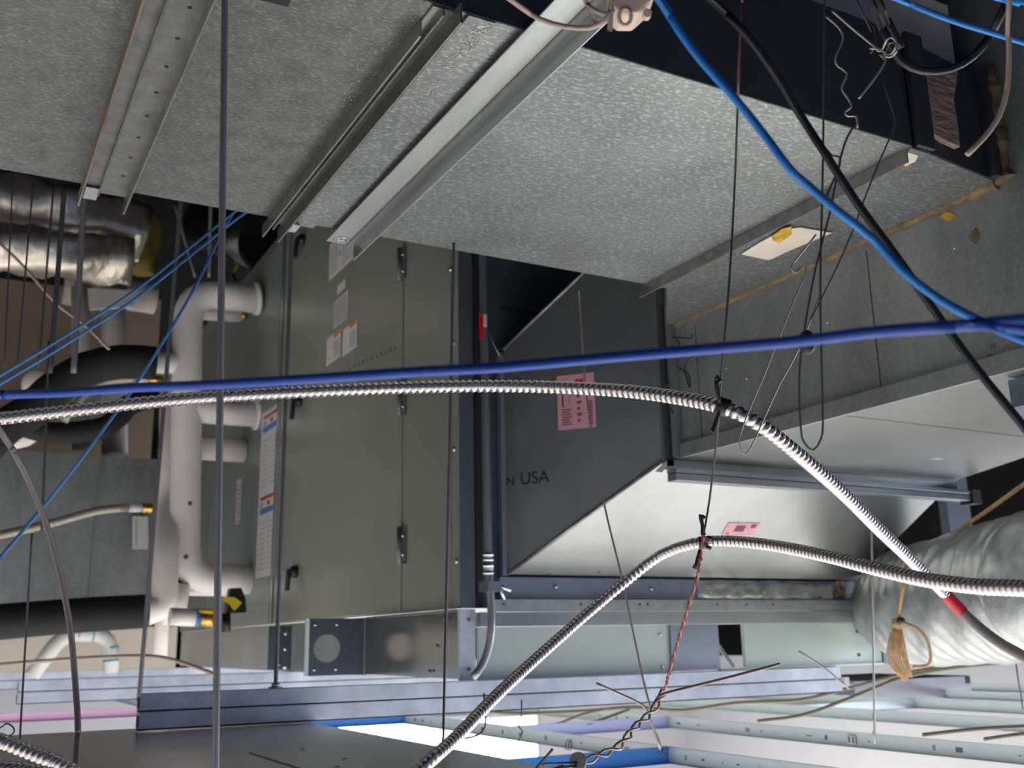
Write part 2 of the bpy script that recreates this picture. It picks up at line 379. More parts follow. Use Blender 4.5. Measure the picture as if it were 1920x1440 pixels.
for k in range(26): pts.append(Vector((XM-.002, 1.150+random.uniform(-.004, .004), H+.0+.24*k/25))); rs.append(.018*random.uniform(.7, 1.2))
g.tube(M_mastic, pts, rs, 8)
obj('mastic_seam', g, Mx)
g = G()
def blob(cx, cy, r, m, e=.7, k=11):
    pp = [P(cx+r*math.cos(t*2*math.pi/k)*random.uniform(.6, 1.2)*e, cy+r*math.sin(t*2*math.pi/k)*random.uniform(.6, 1.2), 'X', XM-.0006) for t in range(k)]; g.prism(m, pp, (-.0008, 0, 0))
blob(1827, 442, 15, M_mastic, .6); blob(1858, 672, 10, M_mastic); blob(1780, 405, 8, M_amber, 2.2); blob(1862, 648, 4, M_mastic, 1.5)
obj('mastic_smear', g, Mx)
g = G()     # creases and screws on the wall of the plenum
for x0, y0, y1 in ((1302, 590, 810), (1628, 500, 780)):
    a = P(x0, y0, 'X', XM-.0003); g.box(M_strutD, XM-.0009, XM-.0002, a.y, a.y+.002, ZB+.03, H-.02)
for x, y in ((1362, 690), (1552, 605), (1790, 465), (1400, 710), (1250, 735)): screw_into(g, (P(x, y, 'X', XM-.001), Vector((-1, 0, 0)), .003, M_clear))
obj('panel_crease', g, Mx)
g = G()
for y in (1.62, 1.1): g.box(M_strutD, XM+.01, xr(y)-.01, y, y+.002, ZB-.0006, ZB)
a = P(1760, 858, 'Z', ZB); g.box(M_clear, a.x-.02, a.x+.02, a.y, a.y+.02, ZB-.002, ZB); obj('bottom_seam', g, Mx)
# black wire ends poking out at the flange
g = G()
for l in ([(1262, 632), (1280, 633), (1297, 634), (1298, 627)], [(1268, 634), (1274, 645), (1270, 655)], [(1270, 688), (1285, 700), (1290, 720), (1294, 727), (1292, 705), (1283, 690), (1290, 675), (1300, 668)], [(1252, 712), (1250, 728)], [(1258, 765), (1262, 775)]):
    g.tube(M_black, cr([P(x, y, 'X', XM-.035) for x, y in l], .01), .0022, 6)
obj('wire_end', g, Mx, label='black wire ends curling out beside the flange')
# trapeze strut under the far end
st = thing('strut_channel', 'short grey strut channel bolted under the far end of the plenum duct', 'strut', (2.2, YE-.03, ZB-.03))
x0 = XM-.03; x1 = P(1822, 925, 'Y', YE-.03).x
g = G(); g.box(M_galvS, x0, x1, YE-.058, YE-.016, ZB-.044, ZB-.033); g.box(M_galvS, x0, x1, YE-.056, YE-.018, ZB-.066, ZB-.047); g.box(M_strutD, x0, x1, YE-.052, YE-.020, ZB-.047, ZB-.044)
obj('channel', g, st, bevel=.001)
g = G(); g.box(M_strutD, x1-.04, x1+.004, YE-.062, YE-.013, ZB-.075, ZB-.030); obj('end_clamp', g, st)

# ------------------------------------------------------------------ tapered transition
YA = 2.676; XA = 1.289
hp = thing('tapered_transition', 'tapered sheet metal transition joining the air handler to the plenum duct', 'duct', (2.1, 2.5, .2))
aL = 1.432; aR = 2.83; zb = .190; zt = .868; zt2 = 1.219
y2 = YE+.002
Lf = [(aL, YA-.02, zb), (XM-.03, y2, ZB-.005), (XM-.03, y2, zt2), (aL, YA-.02, zt)]
Rt = [(aR, YA-.02, zb), (xr(YE)+.01, y2, ZB-.005), (xr(YE)+.01, y2, zt2), (aR, YA-.02, zt)]
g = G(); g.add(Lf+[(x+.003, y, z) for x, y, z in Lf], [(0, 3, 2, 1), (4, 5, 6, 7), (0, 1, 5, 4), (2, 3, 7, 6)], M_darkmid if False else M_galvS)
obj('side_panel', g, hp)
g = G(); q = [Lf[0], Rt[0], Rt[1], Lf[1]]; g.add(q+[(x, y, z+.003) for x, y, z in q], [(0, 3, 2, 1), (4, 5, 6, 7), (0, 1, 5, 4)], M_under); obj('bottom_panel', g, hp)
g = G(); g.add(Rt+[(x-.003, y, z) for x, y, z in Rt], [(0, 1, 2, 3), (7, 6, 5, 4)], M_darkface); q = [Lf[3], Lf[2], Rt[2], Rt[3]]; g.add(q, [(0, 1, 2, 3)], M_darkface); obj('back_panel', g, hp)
g = G()
for i, j, r in ((0, 1, .006), (3, 2, .005)): g.tube(M_flange, [Lf[i], Lf[j]], r, 8)
g.box(M_blue_g, aL-.016, aL+.0, YA-.024, YA-.002, zb-.004, zt)
e1 = Vector(Lf[0]).lerp(Vector(Lf[3]), .0); obj('folded_seam', g, hp)
u = (Vector(Lf[1])-Vector(Lf[0])); hn = Vector((-(YA-.02-y2), -(XM-.03-aL), 0)).normalized()   # outward normal of the side panel
def onside(px, py, off=.001):
    d = ray(px, py); o = Vector(Lf[0])+hn*off; return d*(o.dot(hn)/d.dot(hn))
ud = Vector((u.x, u.y, 0)).normalized()
g = G(); w = (onside(1020, 908)-onside(975, 908)).length
text_into(g, 'IN', M_strutD, onside(944, 911), ud, (0, 0, 1), .036); obj('stencil_lettering', g, hp, label='IN stencilled in dark ink'); g = G(); text_into(g, 'USA', M_strutD, onside(975, 909), ud, (0, 0, 1), .052); obj('stencil_lettering', g, hp, label='USA stencilled in dark ink')

o = onside(1047, 807, .001); ur = onside(1118, 800, .001)-o; vr = onside(1044, 706, .001)-o
IT = []
for k in range(7): IT.append((.10+.02*(k % 2), .08+.045*k, .38-.03*(k % 3), .10+.045*k, M_ink))
for k in range(6): IT.append((.52, .12+.11*k, .60+.04*(k % 2), .17+.11*k, M_ink))
for k in range(9): IT.append((.80+.03*(k % 2), .05+.05*k, .93, .08+.05*k, M_ink))
IT += [(.12, .42, .17, .85, M_ink), (.30, .48, .34, .8, M_grey), (.5, .7, .72, .9, M_red)]
sticker('inspection_tag', hp, o, ur, vr, hn, IT, M_pink, 'pink printed tag')
bn = (Vector(q[0])-Vector(q[0])); b0, b1, b3 = Vector(Lf[0]), Vector(Rt[0]), Vector(Lf[1]); bn = (b1-b0).cross(b3-b0).normalized()
if bn.z > 0: bn = -bn
def onbot(px, py, off=.001):
    d = ray(px, py); o = b0+bn*off; return d*(o.dot(bn)/d.dot(bn))
o = onbot(1352, 1003); sticker('inspection_tag', hp, o, onbot(1412, 1003)-o, onbot(1366, 980)-o, bn, [(.3, .3, .6, .8, M_ink), (.75, .6, .92, .9, M_ink), (.1, .1, .2, .2, M_ink)], M_pink, 'pink printed tag with a black round stamp')
g = G()
for x, y in ((1030, 1077), (1123, 1072)): g.screw(onbot(x, y), bn, .004, M_rod)
obj('rivet', g, hp)
g = G(); c = P(1244, 880, 'Y', y2); g.prism(M_clear, [P(x, y, 'Y', y2-.014) for x, y in ((1228, 884), (1250, 862), (1249, 876), (1240, 886))], (0, -.003, 0)); obj('corner_tab', g, hp)

# ------------------------------------------------------------------ air handler
YB = 6.62; ZT = 1.99; XR = 2.96
ah = thing('air_handler', 'large olive grey air handling unit cabinet on a steel base frame', 'air handler', (2.1, 4.4, -.09))
PX = lambda x, y: P(x, y, 'X', XA)
PYf = lambda x, y: P(x, y, 'Y', YA)
obj('cabinet', G().box(M_olive, XA+.012, XR, YA+.012, YB, .095, ZT), ah)
yh = PX(755, 800).y; yl = PX(532, 600).y
dr = obj('access_door', G().box(M_olive, XA, XA+.011, yh+.006, yl, .10, ZT-.01), ah, bevel=.002)
obj('fixed_panel', G().box(M_olive, XA, XA+.011, YA+.055, yh-.004, .10, ZT-.01), ah, bevel=.002)
obj('fixed_panel', G().box(M_olive, XA, XA+.011, YA, YA+.050, .10, ZT-.01), ah, bevel=.001)
obj('coil_section_panel', G().box(M_green, XA, XA+.011, yl+.07, 5.95, .10, ZT-.06), ah, bevel=.002)
obj('coil_section_panel', G().box(M_green, XA+.002, XA+.011, 5.99, YB-.02, .10, ZT-.12), ah)
obj('door_jamb', G().box(M_galvS, XA-.004, XA+.011, yl+.008, yl+.045, .10, ZT-.01), ah)
for x, y in ((570, 450), (564, 752), (556, 1072)):
    p = PX(x, y); g = G(); g.tube(M_black, [p, p+Vector((-.018, 0, 0)), p+Vector((-.026, 0, 0))], [.026, .026, .018], 16); g.obox(M_black, p+Vector((-.034, .006, .012)), (.014, 0, 0), (0, .028, 0), (0, .016, -.088)); obj('door_handle', g, dr)
for y in (497, 748, 1023):
    p = PX(755, y); g = G(); g.box(M_rod, XA-.006, XA-.0005, p.y-.035, p.y+.035, p.z-.06, p.z+.06); g.cyl(M_rod, (XA-.010, p.y, p.z-.06), (XA-.010, p.y, p.z+.06), .010, 12)
    for s in (-.03, .03): g.screw((XA-.007, p.y-.022, p.z+s), (-1, 0, 0), .006)
    obj('hinge', g, dr)
for x, y in ((846, 505), (850, 642), (853, 842), (857, 1052)):
    obj('screw', G().screw(PX(x, y), (-1, 0, 0), .008), ah)
# stickers on the door: u toward the camera side, v up
def doorst(x0, y0, x1, y1, items, base, label, name='warning_sticker', par=None, hh=None):   # left edge x0 from y0 (top) to y1 (bottom); right edge at x1
    a = P(x0, y1, 'X', XA-.002); t = P(x0, y0, 'X', XA-.002); r = P(x1, y1, 'X', XA-.002); u = Vector((0, r.y-a.y, 0)); v = Vector((0, 0, t.z-a.z))
    return sticker(name, par or dr, a, u, v, (-1, 0, 0), items, base, label)
lines = [(.5, .1+.09*k, .92, .14+.09*k, M_grey) for k in range(7)]
wi = [(.5, .84, .95, .99, M_orange), (.12, .55, None, None, M_yellow), (.12, .15, None, None, M_yellow)]+lines
doorst(612, 637, 638, 687, wi, M_tagw, 'white warning sticker with orange header and yellow triangles')
doorst(642, 620, 669, 669, wi, M_tagw, 'white warning sticker with orange header and yellow triangles')
doorst(626, 567, 652, 617, [(.1, .1+.1*k, .85, .13+.1*k, M_grey) for k in range(8)], M_label, 'pale grey rating label', 'rating_label')
doorst(633, 536, 647, 552, [], M_tagw, None, 'small_label')
doorst(617, 452, 664, 527, [(.0, .88, .5, 1., M_red), (.40, .35, .46, .48, M_grey), (.4, .6, .46, .8, M_grey)]+[(.06, .1+.06*k, .36, .12+.06*k, M_grey) for k in range(12)]+[(.52, .1+.06*k, .9, .12+.06*k, M_grey) for k in range(12)], M_tagw, 'large white instruction label with a red corner', 'instruction_label')
g = G()
for k in range(11):
    t = k/10; p = P(655+85*t, 690-36*t, 'X', XA-.001); g.box(M_fade, XA-.0014, XA-.0008, p.y-.012, p.y+.008, p.z-.006, p.z+.004*(1+k % 2))
obj('faded_marking', g, dr)
wl = P(478, 1085, 'X', XA-.004)
it = []
for b in (.5, .0):
    it += [(.12, b+.455, .9, b+.475, M_red), (.12, b+.37, .9, b+.405, M_bluep), (.15, b+.41, .25, b+.44, M_grey), (.5, b+.415, .65, b+.44, M_red)]
    it += [(.12, b+.04+.03*k, .45, b+.052+.03*k, M_label) for k in range(10)]+[(.55, b+.04+.03*k, .9, b+.052+.03*k, M_label) for k in range(10)]
doorst(479, 787, 513, 1085, it, M_tagw, 'tall white instruction sheet with red and blue bars', 'instruction_sheet', ah)
doorst(441, 903, 450, 985, [(.3, .03+.1*k, .8, .08+.1*k, M_grey) for k in range(9)], M_label, 'narrow pale serial strip', 'serial_strip', ah)
g = G(); p = PX(555, 1076)
# right-hand face
zc = .095
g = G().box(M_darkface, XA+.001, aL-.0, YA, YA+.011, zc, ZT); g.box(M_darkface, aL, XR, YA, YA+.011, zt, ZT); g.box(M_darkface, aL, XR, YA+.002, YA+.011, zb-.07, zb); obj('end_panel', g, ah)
g = G().box(M_post, XA+.0, XA+.045, YA-.006, YA, zc, ZT); obj('corner_post', g, ah, bevel=.001)
g = G().box(M_strutD, XA+.052, XA+.072, YA-.004, YA, zc, ZT).box(M_strutD, aL, 1.8, YA-.002, YA+.001, PYf(1000, 588).z, PYf(1000, 583).z); obj('panel_gap', g, ah)
zz = [PYf(1200, y).z for y in (1086, 1125, 1146, 1172, 1262)]
g = G().box(M_blue_g, aL-.02, aR, YA-.012, YA+.001, zz[1], zz[0])
for x, y in ((1042, 1100), (1143, 1112), (1221, 1104), (1331, 1110), (1432, 1110), (1510, 1112)): g.screw(P(x, y, 'Y', YA-.013), (0, -1, 0), .007)
obj('opening_flange', g, ah)
g = G(); x0 = P(1308, 1108, 'Y', YA-.016).x; x1 = P(1560, 1108, 'Y', YA-.016).x; n = 60; rr_ = random.Random(4); vs = []; fs = []
for k in range(n+1):
    for q in range(7): vs.append((x0+(x1-x0)*k/n, YA-.0135-.004*rr_.random()*(0 if q in (0, 6) else 1)-.002*math.sin(k*.55), zz[1]+.003+(zz[0]-zz[1]-.006)*q/6))
for k in range(n):
    for q in range(6): fs.append((k*7+q, (k+1)*7+q, (k+1)*7+q+1, k*7+q+1))
g.add(vs, fs, M_foilt, True); obj('foil_tape', g, ah, label='crinkled bright foil tape on the flange')
g = G()
for q in range(9): g.sphere(M_mastic, P(1572+rr_.uniform(-6, 10), 1104+rr_.uniform(-14, 12), 'Y', YA-.014), .014*rr_.uniform(.6, 1.2), (1, .5, 1), 6)
obj('rust_coloured_sealant', g, ah)
g = G().box(M_strip, aL-.05, XR-.02, YA-.035, YA+.001, zz[2], zz[1]-.001)
for x in (945, 1090, 1200, 1215, 1290, 1345, 1400, 1450): g.screw(P(x, 1134, 'Y', YA-.036), (0, -1, 0), .004, M_rod)
obj('base_ledge', g, ah)
g = G().box(M_galvS, XA+.05, XR, YA-.03, YA+.05, zz[3], zz[2]-.002); obj('base_top_rail', g, ah, bevel=.001)
xa, xb_, xc, xd, xe = [PYf(x, 1210).x for x in (900, 1250, 1340, 1390, 1645)]
g = G().box(M_greenL, XA+.05, xb_, YA-.014, YA-.002, zz[4], zz[3]-.001); g.box(M_tee, XA+.05, xb_, YA-.02, YA-.002, zz[4]-.004, zz[4]+.002)
g.screw(P(1238, 1190, 'Y', YA-.015), (0, -1, 0), .005); g.screw(P(1242, 1250, 'Y', YA-.015), (0, -1, 0), .005); obj('base_cover_panel', g, ah)
g = G().box(M_blue_g, xb_+.001, xc, YA-.022, YA-.002, zz[4]+.004, zz[3]-.002); obj('base_cover_plate', g, ah)
g = G().box(M_darkface, xc, xd, YA+.25, YA+.26, zz[4], zz[3]); g.obox(M_galvS, (xc+.01, YA+.05, zz[3]-.02), (.10, 0, -.12), (.012, 0, .006), (0, .004, 0)); obj('base_opening_back', g, ah)
g = G().box(M_greenL, xd, xe, YA-.016, YA-.002, zz[4]+.006, zz[3]-.002); g.box(M_tee, xc, xe, YA-.024, YA-.002, zz[4]-.002, zz[4]+.005)
for x, y in ((1607, 1185), (1611, 1228)): g.screw(P(x, y, 'Y', YA-.017), (0, -1, 0), .006, M_rod)
obj('base_cover_panel', g, ah)
g = G().box(M_blue_g, xe+.003, xe+.04, YA-.02, YA+.1, zz[4], zz[2]); g.screw((xe+.02, YA-.021, zz[4]+.05), (0, -1, 0), .006, M_rod); obj('base_end_post', g, ah)
# base on the door side
zlo = PX(862, 1276).z; ztp = .092
def bx(x): return PX(x, 1215).y
g = G().box(M_base, XA-.002, XA+.012, YA+.004, bx(684)-.006, zlo+.004, ztp); g.box(M_galvS, XA-.012, XA-.002, YA+.012, bx(706), ztp-.006, ztp)
for x, y in ((832, 1160), (843, 1160), (820, 1211), (812, 1258), (805, 1258)): g.screw(P(x, y, 'X', XA-.003), (-1, 0, 0), .005, M_rod)
obj('base_panel', g, ah)
obj('base_post', G().box(M_strut, XA-.006, XA+.044, YA-.010, YA+.003, zlo, ztp).screw((XA+.022, YA-.011, ztp-.03), (0, -1, 0), .005, M_rod).screw((XA+.022, YA-.011, zlo+.03), (0, -1, 0), .005, M_rod), ah, bevel=.001)
obj('base_panel', G().box(M_green, XA+.006, XA+.012, bx(683)+.006, bx(515), zlo, ztp).box(M_galvS, XA-.002, XA+.010, bx(514), YB-.1, zlo, ztp).box(M_strutD, XA-.004, XA+.0, bx(535), bx(521), zlo+.01, ztp-.01), ah)
yp = bx(684); pl0 = P(580, 1166, 'Y', yp); pl1 = P(580, 1268, 'Y', yp)
g = G(); cx, cz = P(613, 1216, 'Y', yp).x, P(613, 1216, 'Y', yp).z; x0, x1 = pl0.x, XA-.003; z0, z1 = zlo+.004, ztp-.004; R = .046; K = 32
ring = [(cx+R*math.cos(2*math.pi*k/K), cz+R*math.sin(2*math.pi*k/K)) for k in range(K)]
def onsq(k):
    c, s = math.cos(2*math.pi*k/K), math.sin(2*math.pi*k/K); t = min((x1-cx)/c if c > 1e-6 else 9, (x0-cx)/c if c < -1e-6 else 9, (z1-cz)/s if s > 1e-6 else 9, (z0-cz)/s if s < -1e-6 else 9); return (cx+c*t, cz+s*t)
outr = [onsq(k) for k in range(K)]
for y, flip in ((yp, 0), (yp+.004, 1)):
    vs = [(a, y, b) for a, b in ring]+[(a, y, b) for a, b in outr]; g.add(vs, [((k+1) % K, k, K+k, K+(k+1) % K)[::-1 if flip else 1] for k in range(K)], M_darkface)
vs = [(a, yp, b) for a, b in ring]+[(a, yp+.004, b) for a, b in ring]; g.add(vs, [(k, (k+1) % K, K+(k+1) % K, K+k) for k in range(K)], M_galvS)
for cxx, czz in ((x0, z0), (x0, z1), (x1, z0), (x1, z1)): g.box(M_darkface, min(cxx, cx+ (cxx-cx)*.8), max(cxx, cx+(cxx-cx)*.8), yp+.0005, yp+.0035, min(czz, cz+(czz-cz)*.62), max(czz, cz+(czz-cz)*.62))
g.box(M_tee, x0-.004, x0, yp-.002, yp+.03, z0, z1)
for sx, sz in ((x0+.02, z1-.02), (x0+.02, z0+.02), (x1-.1, z1-.02), (x1-.1, z0+.02)): g.screw((sx, yp-.001, sz), (0, -1, 0), .005)
obj('punched_bracket', g, ah, label='dark bracket plate with a large round hole')
yq = bx(548); x0q = P(548, 1215, 'Y', yq).x
g = G().box(M_darkface, XA-.10, XA-.004, yq, yq+.004, zlo+.01, ztp-.012)
for z in (ztp-.03, -.0, zlo+.03):
    g.screw((XA-.06, yq-.001, z), (0, -1, 0), .009); g.screw((XA-.03, yq-.001, z-.01), (0, -1, 0), .009)
obj('bolted_bracket', g, ah)

# ------------------------------------------------------------------ strut rails
def rail(label, x0, x1, y, zt_, group=None):
    t = thing('double_strut_rail', label, 'strut', ((x0+x1)/2, y, zt_-.083), group)
    g = G()
    for k in (0, 1):
        z = zt_-.0415*k
        g.box(M_strut, x0, x1, y-.0205, y+.0205, z-.0375, z); g.box(M_strutD, x0, x1, y-.0185, y+.0185, z-.0415, z-.0375)
        g.box(M_strutD, x0-.0015, x0, y-.014, y+.014, z-.035, z-.008)
    obj('channel', g, t, bevel=.0015); return t
x0 = P(260, 1320, 'Y', 2.655).x; x1 = P(1570, 1280, 'Y', 2.655).x; zr = zlo-.001
r1 = rail('double steel strut rail under the near corner of the air handler', x0, x1, 2.655, zr)
rail('double steel strut rail farther back under the air handler', P(33, 1295, 'Y', 4.3).x, 3.0, 4.3, zlo-.002)
rail('farthest double steel strut rail, partly hidden by the nearer two', P(-60, 1280, 'Y', 6.0).x, 3.0, 6.0, zlo-.002)

def rod(label, p, q, r, m=M_rod, group=None, nut=None):
    p, q = Vector(p), Vector(q); L = (q-p).length
    t = thing('threaded_rod', label, 'hanger rod', p if p.z < q.z else q, group); n = max(2, int(L/.004))
    pts = [p.lerp(q, k/n) for k in range(n+1)]
    g = G().tube(m, pts, r, 10, rf=lambda rr, d, a: rr*(1+.03*math.sin(d/.0031*math.pi+a))); obj('rod', g, t)
    if nut:
        for z in nut:
            c = p.lerp(q, (z-p.z)/(q.z-p.z)); g = G().cyl(M_clear, c, c+Vector((0, 0, .008)), r*2.0, 6).cyl(M_clear, c-Vector((0, 0, .003)), c, r*3.2, 20); obj('nut_and_washer', g, t)
    return t
a = P(520, 1000, 'Y', 2.60)
rod('dark threaded rod landing on the near strut rail beside the access door', (.762, 2.655, zr), (.762, 2.655, 2.62), .0055, nut=[zr+.004])
p0 = D(404, 1460, 1.02); p1 = D(457, 0, 1.02); p1 = p0+(Vector((p1.x, p1.y-.0, p1.z))-p0)*1.9; p1.y = p0.y-.20
rod('close threaded rod passing in front of the white pipes', p0, p1, .0037)
rod('grey threaded rod hanging behind the close one at the strut rail end', (P(318, 450, 'Y', 4.0).x, 4.0, -.18), (P(318, 450, 'Y', 4.0).x+.05, 4.0, 2.62), .008)

# ------------------------------------------------------------------ conduit on the unit corner
cd = thing('steel_conduit', 'vertical zinc conduit with coupling beside the air handler corner', 'conduit', P(915, 1130, 'Y', 2.60))
pts = [P(905, 470, 'Y', 2.60)+Vector((0, 0, .7))]+[P(x, y, 'Y', 2.60) for x, y in ((905, 480), (911, 800), (916, 1050), (921, 1140))]
pts += [P(921, 1180, 'Y', 2.60), P(916, 1215, 'Y', 2.61), P(904, 1248, 'Y', 2.62), P(886, 1272, 'Y', 2.63)]
obj('pipe', G().tube(M_emt, cr(pts, .02), .0115, 14), cd)
g = G()
for y, h in ((1037, 6), (1047, 5), (1057, 7), (1072, 5)): g.cyl(M_clear, P(915.5, y, 'Y', 2.60), P(915.5, y+h, 'Y', 2.60), .017, 16)
g.cyl(M_emt, P(915.5, 1040, 'Y', 2.60), P(916, 1078, 'Y', 2.60), .0145, 16); obj('coupling', g, cd)
g = G(); c = P(922, 1100, 'Y', 2.60); g.box(M_emt, c.x-.02, c.x+.02, c.y-.02, c.y+.04, c.z-.014, c.z+.014)
g.cyl(M_clear, c+Vector((.02, 0, .005)), c+Vector((.055, -.01, -.012)), .005, 8); g.cyl(M_clear, c+Vector((.02, 0, .005)), c+Vector((.04, 0, -.035)), .004, 8); obj('beam_clamp', g, cd)
g = G(); c = P(905, 612, 'Y', 2.585); g.box(M_redh, c.x-.012, c.x+.001, c.y-.003, c.y, c.z-.038, c.z+.038); g.box(M_label, c.x+.001, c.x+.013, c.y-.003, c.y, c.z+.0, c.z+.038)
obj('red_tag', g, cd, label='small red and white tag')
g = G(); g.tube(M_wirel, [P(x, y, 'Y', 2.58) for x, y in ((915, 620), (928, 650), (937, 668))], .0022, 6); g.sphere(M_black, P(938, 662, 'Y', 2.6), .012); obj('tie_wire', g, cd)

# ------------------------------------------------------------------ insulated pipes in front of the coil
YP = 5.0
PP = lambda x, y, Y=YP: P(x, y, 'Y', Y)
wp = thing('insulated_pipe_manifold', 'thick white insulated pipes branching into the air handler coil', 'pipe', PP(350, 1085))
obj('riser_pipe', G().tube(M_white, rounded([PP(483, 562), PP(353, 546), PP(349, 820), PP(346, 1086), PP(478, 1086)], .16, 8), .072, 20), wp)
obj('branch_pipe', G().tube(M_white, [PP(350, 768), PP(480, 778)], .062, 18), wp)
obj('branch_pipe', G().tube(M_white, [PP(360, 585, 5.2), PP(450, 590, 5.2)], .040, 14).cyl(M_brass, PP(450, 590, 5.2), PP(462, 591, 5.2), .028), wp)
obj('branch_pipe', G().tube(M_white, [PP(360, 838, 5.2), PP(458, 845, 5.2)], .062, 16).cyl(M_brass, PP(458, 846, 5.2), PP(470, 847, 5.2), .03), wp)
obj('branch_pipe', G().tube(M_white, [PP(345, 1105, 5.2), PP(470, 1108, 5.2)], .030, 14), wp)
obj('branch_pipe', G().tube(M_white, [PP(352, 682), PP(288, 680)], .052, 18), wp, label='short stub toward the black hose')
obj('return_pipe', G().tube(M_white, rounded([PP(322, 700, 5.15), PP(320, 940, 5.15), PP(311, 1030, 4.9), PP(308, 1135, 4.9), PP(272, 1150, 4.9)], .1, 6), [.05]*200 if False else .058, 18), wp)
obj('drop_pipe', G().tube(M_white, [PP(306, 1120), PP(300, 1235)], .032, 14).tube(M_white, rounded([PP(340, 1095), PP(330, 1150), PP(300, 1160)], .08), .045, 14), wp)
for c0, c1, r in (((470, 540), (478, 585), .0), ): pass
g = G(); 
for y0, yc in ((562, 560), (778, 775), (1086, 1086)): g.cyl(M_white, PP(476, yc), PP(484, yc), .085, 18)
obj('wall_collar', g, wp)
g = G()
for x, y in ((350, 947), (343, 1046)): g.sphere(M_greyj, PP(x, y)+Vector((0, -.07, 0)), .012, (1, .3, 1), 6)
obj('ink_mark', g, wp)
vb = thing('ball_valve', 'brass ball valve with black and yellow handle below the white pipes', 'valve', PP(395, 1160, 4.7))
obj('valve_body', G().cyl(M_brass, PP(372, 1158, 4.7), PP(402, 1160, 4.7), .036, 14).cyl(M_bluetape, PP(366, 1158, 4.7), PP(372, 1158, 4.7), .040, 16).cyl(M_yellow, PP(371, 1146, 4.68), PP(402, 1147, 4.68), .014, 10), vb)
obj('pipe_stub', G().cyl(M_white, PP(318, 1156, 4.7), PP(366, 1158, 4.7), .038, 16), vb)
g = G(); g.prism(M_black, [PP(x, y, 4.66) for x, y in ((432, 1103), (452, 1102), (460, 1120), (462, 1148), (424, 1150), (428, 1125))], (0, .05, 0)); g.cyl(M_black, PP(424, 1150, 4.7), PP(424, 1185, 4.7), .02)
g.prism(M_yellow, [PP(x, y, 4.65) for x, y in ((418, 1118), (440, 1120), (454, 1130), (440, 1145), (428, 1130), (418, 1127))], (0, .006, 0)); obj('valve_handle', g, vb)
hv = thing('braided_hose', 'braided hose with brass end running left to the white pipes', 'hose', PP(265, 952, 4.8))
obj('hose', G().tube(M_hose, cr([PP(-60, 1010, 4.8), PP(0, 1003, 4.8), PP(100, 980, 4.8), PP(180, 958, 4.8), PP(245, 951, 4.8)], .06), .018, 12), hv)
obj('brass_fitting', G().cyl(M_tagw, PP(242, 952, 4.8), PP(266, 952, 4.8), .020).tube(M_brass, [PP(265, 952, 4.8), PP(270, 952, 4.8), PP(274, 952, 4.8), PP(280, 952, 4.8), PP(292, 952, 4.8)], [.018, .026, .02, .026, .018], 10), hv)
hv = thing('braided_hose', 'braided hose with brass end above the black hose bend', 'hose', PP(265, 712, 4.9))
obj('hose', G().tube(M_hose, cr([PP(120, 790, 4.9), PP(150, 748, 4.9), PP(185, 719, 4.9), PP(230, 711, 4.9), PP(258, 711, 4.9)], .04), .018, 12), hv)
obj('brass_fitting', G().cyl(M_tagw, PP(256, 711, 4.9), PP(278, 711, 4.9), .020).cyl(M_brass, PP(277, 711, 4.9), PP(305, 712, 4.9), .022, 8), hv)
obj('black_insulated_hose', G().tube(M_foam, cr([PP(-40, 850, 4.75), PP(10, 800, 4.75), PP(60, 770, 4.75), PP(95, 735, 4.75), PP(160, 692, 4.75), PP(230, 678, 4.75), PP(290, 681, 4.75)], .06), .078, 16), label='black foam covered hose bending up from the left into the white pipes', cat='hose')
obj('black_insulated_hose', G().tube(M_foam, cr([PP(-60, 1172, 4.6), PP(0, 1166, 4.6), PP(130, 1155, 4.6), PP(200, 1150, 4.6), PP(276, 1146, 4.6)], .1), .070, 16), label='straight black foam covered hose low on the left', cat='hose')
obj('black_insulated_hose', G().tube(M_foam, cr([PP(20, 785, 5.4), PP(90, 812, 5.4), PP(200, 800, 5.4), PP(240, 760, 5.4), PP(300, 740, 5.4)], .06), .055, 14), label='black foam covered hose sagging behind the steel flex conduit', cat='hose')
obj('white_pipe_elbow', G().tube(M_white, cr([PP(-40, 830, 5.6), PP(10, 825, 5.6), PP(45, 820, 5.6), PP(75, 800, 5.6)], .05), .05, 14), label='curved white jacketed pipe at the left edge above the grey duct', cat='pipe')
obj('white_round_cap', G().sphere(M_white, PP(68, 722, 6.0), .075, (1, .6, 1.2)), label='round white cap beside the black hose bend', cat='cap')

# grey box duct, white drain pipes and foil ducts at the back left
gd = thing('box_duct', 'dark grey rectangular duct behind the braided hose', 'duct', PP(150, 1140, 6.2))
a = PP(-120, 850, 6.2); b = PP(302, 1145, 6.2); zt_ = PP(150, 852, 6.2).z; zb_ = PP(150, 1140, 6.2).z
obj('duct_body', G().box(M_plenum, a.x, b.x, 6.2, 7.3, zb_, zt_), gd)
obj('standing_seam', G().box(M_galvS, PP(290, 1000, 6.2).x, PP(300, 1000, 6.2).x, 6.17, 6.2, zb_, zt_).box(M_plenum, PP(175, 1000, 6.2).x, PP(178, 1000, 6.2).x, 6.185, 6.2, zb_, zt_), gd)
sticker('paper_label', gd, PP(248, 1030, 6.16), PP(278, 1030, 6.16)-PP(248, 1030, 6.16), PP(248, 968, 6.16)-PP(248, 1030, 6.16), (0, -1, 0), [(.2, .1, .3, .9, M_grey)], M_label)
for i, (x, y0, y1, r, lb) in enumerate(((152, 540, 842, 15, 'white vertical pipe nearest the tan wall'), (213, 540, 852, 20, 'thicker white vertical pipe beside the dark recess'))):
    a = PP(x, y0, 6.9); b = PP(x+2, y1, 6.9); obj('drain_pipe', G().tube(M_white, [a, b], r/F*7.8, 16), label=lb, cat='pipe')
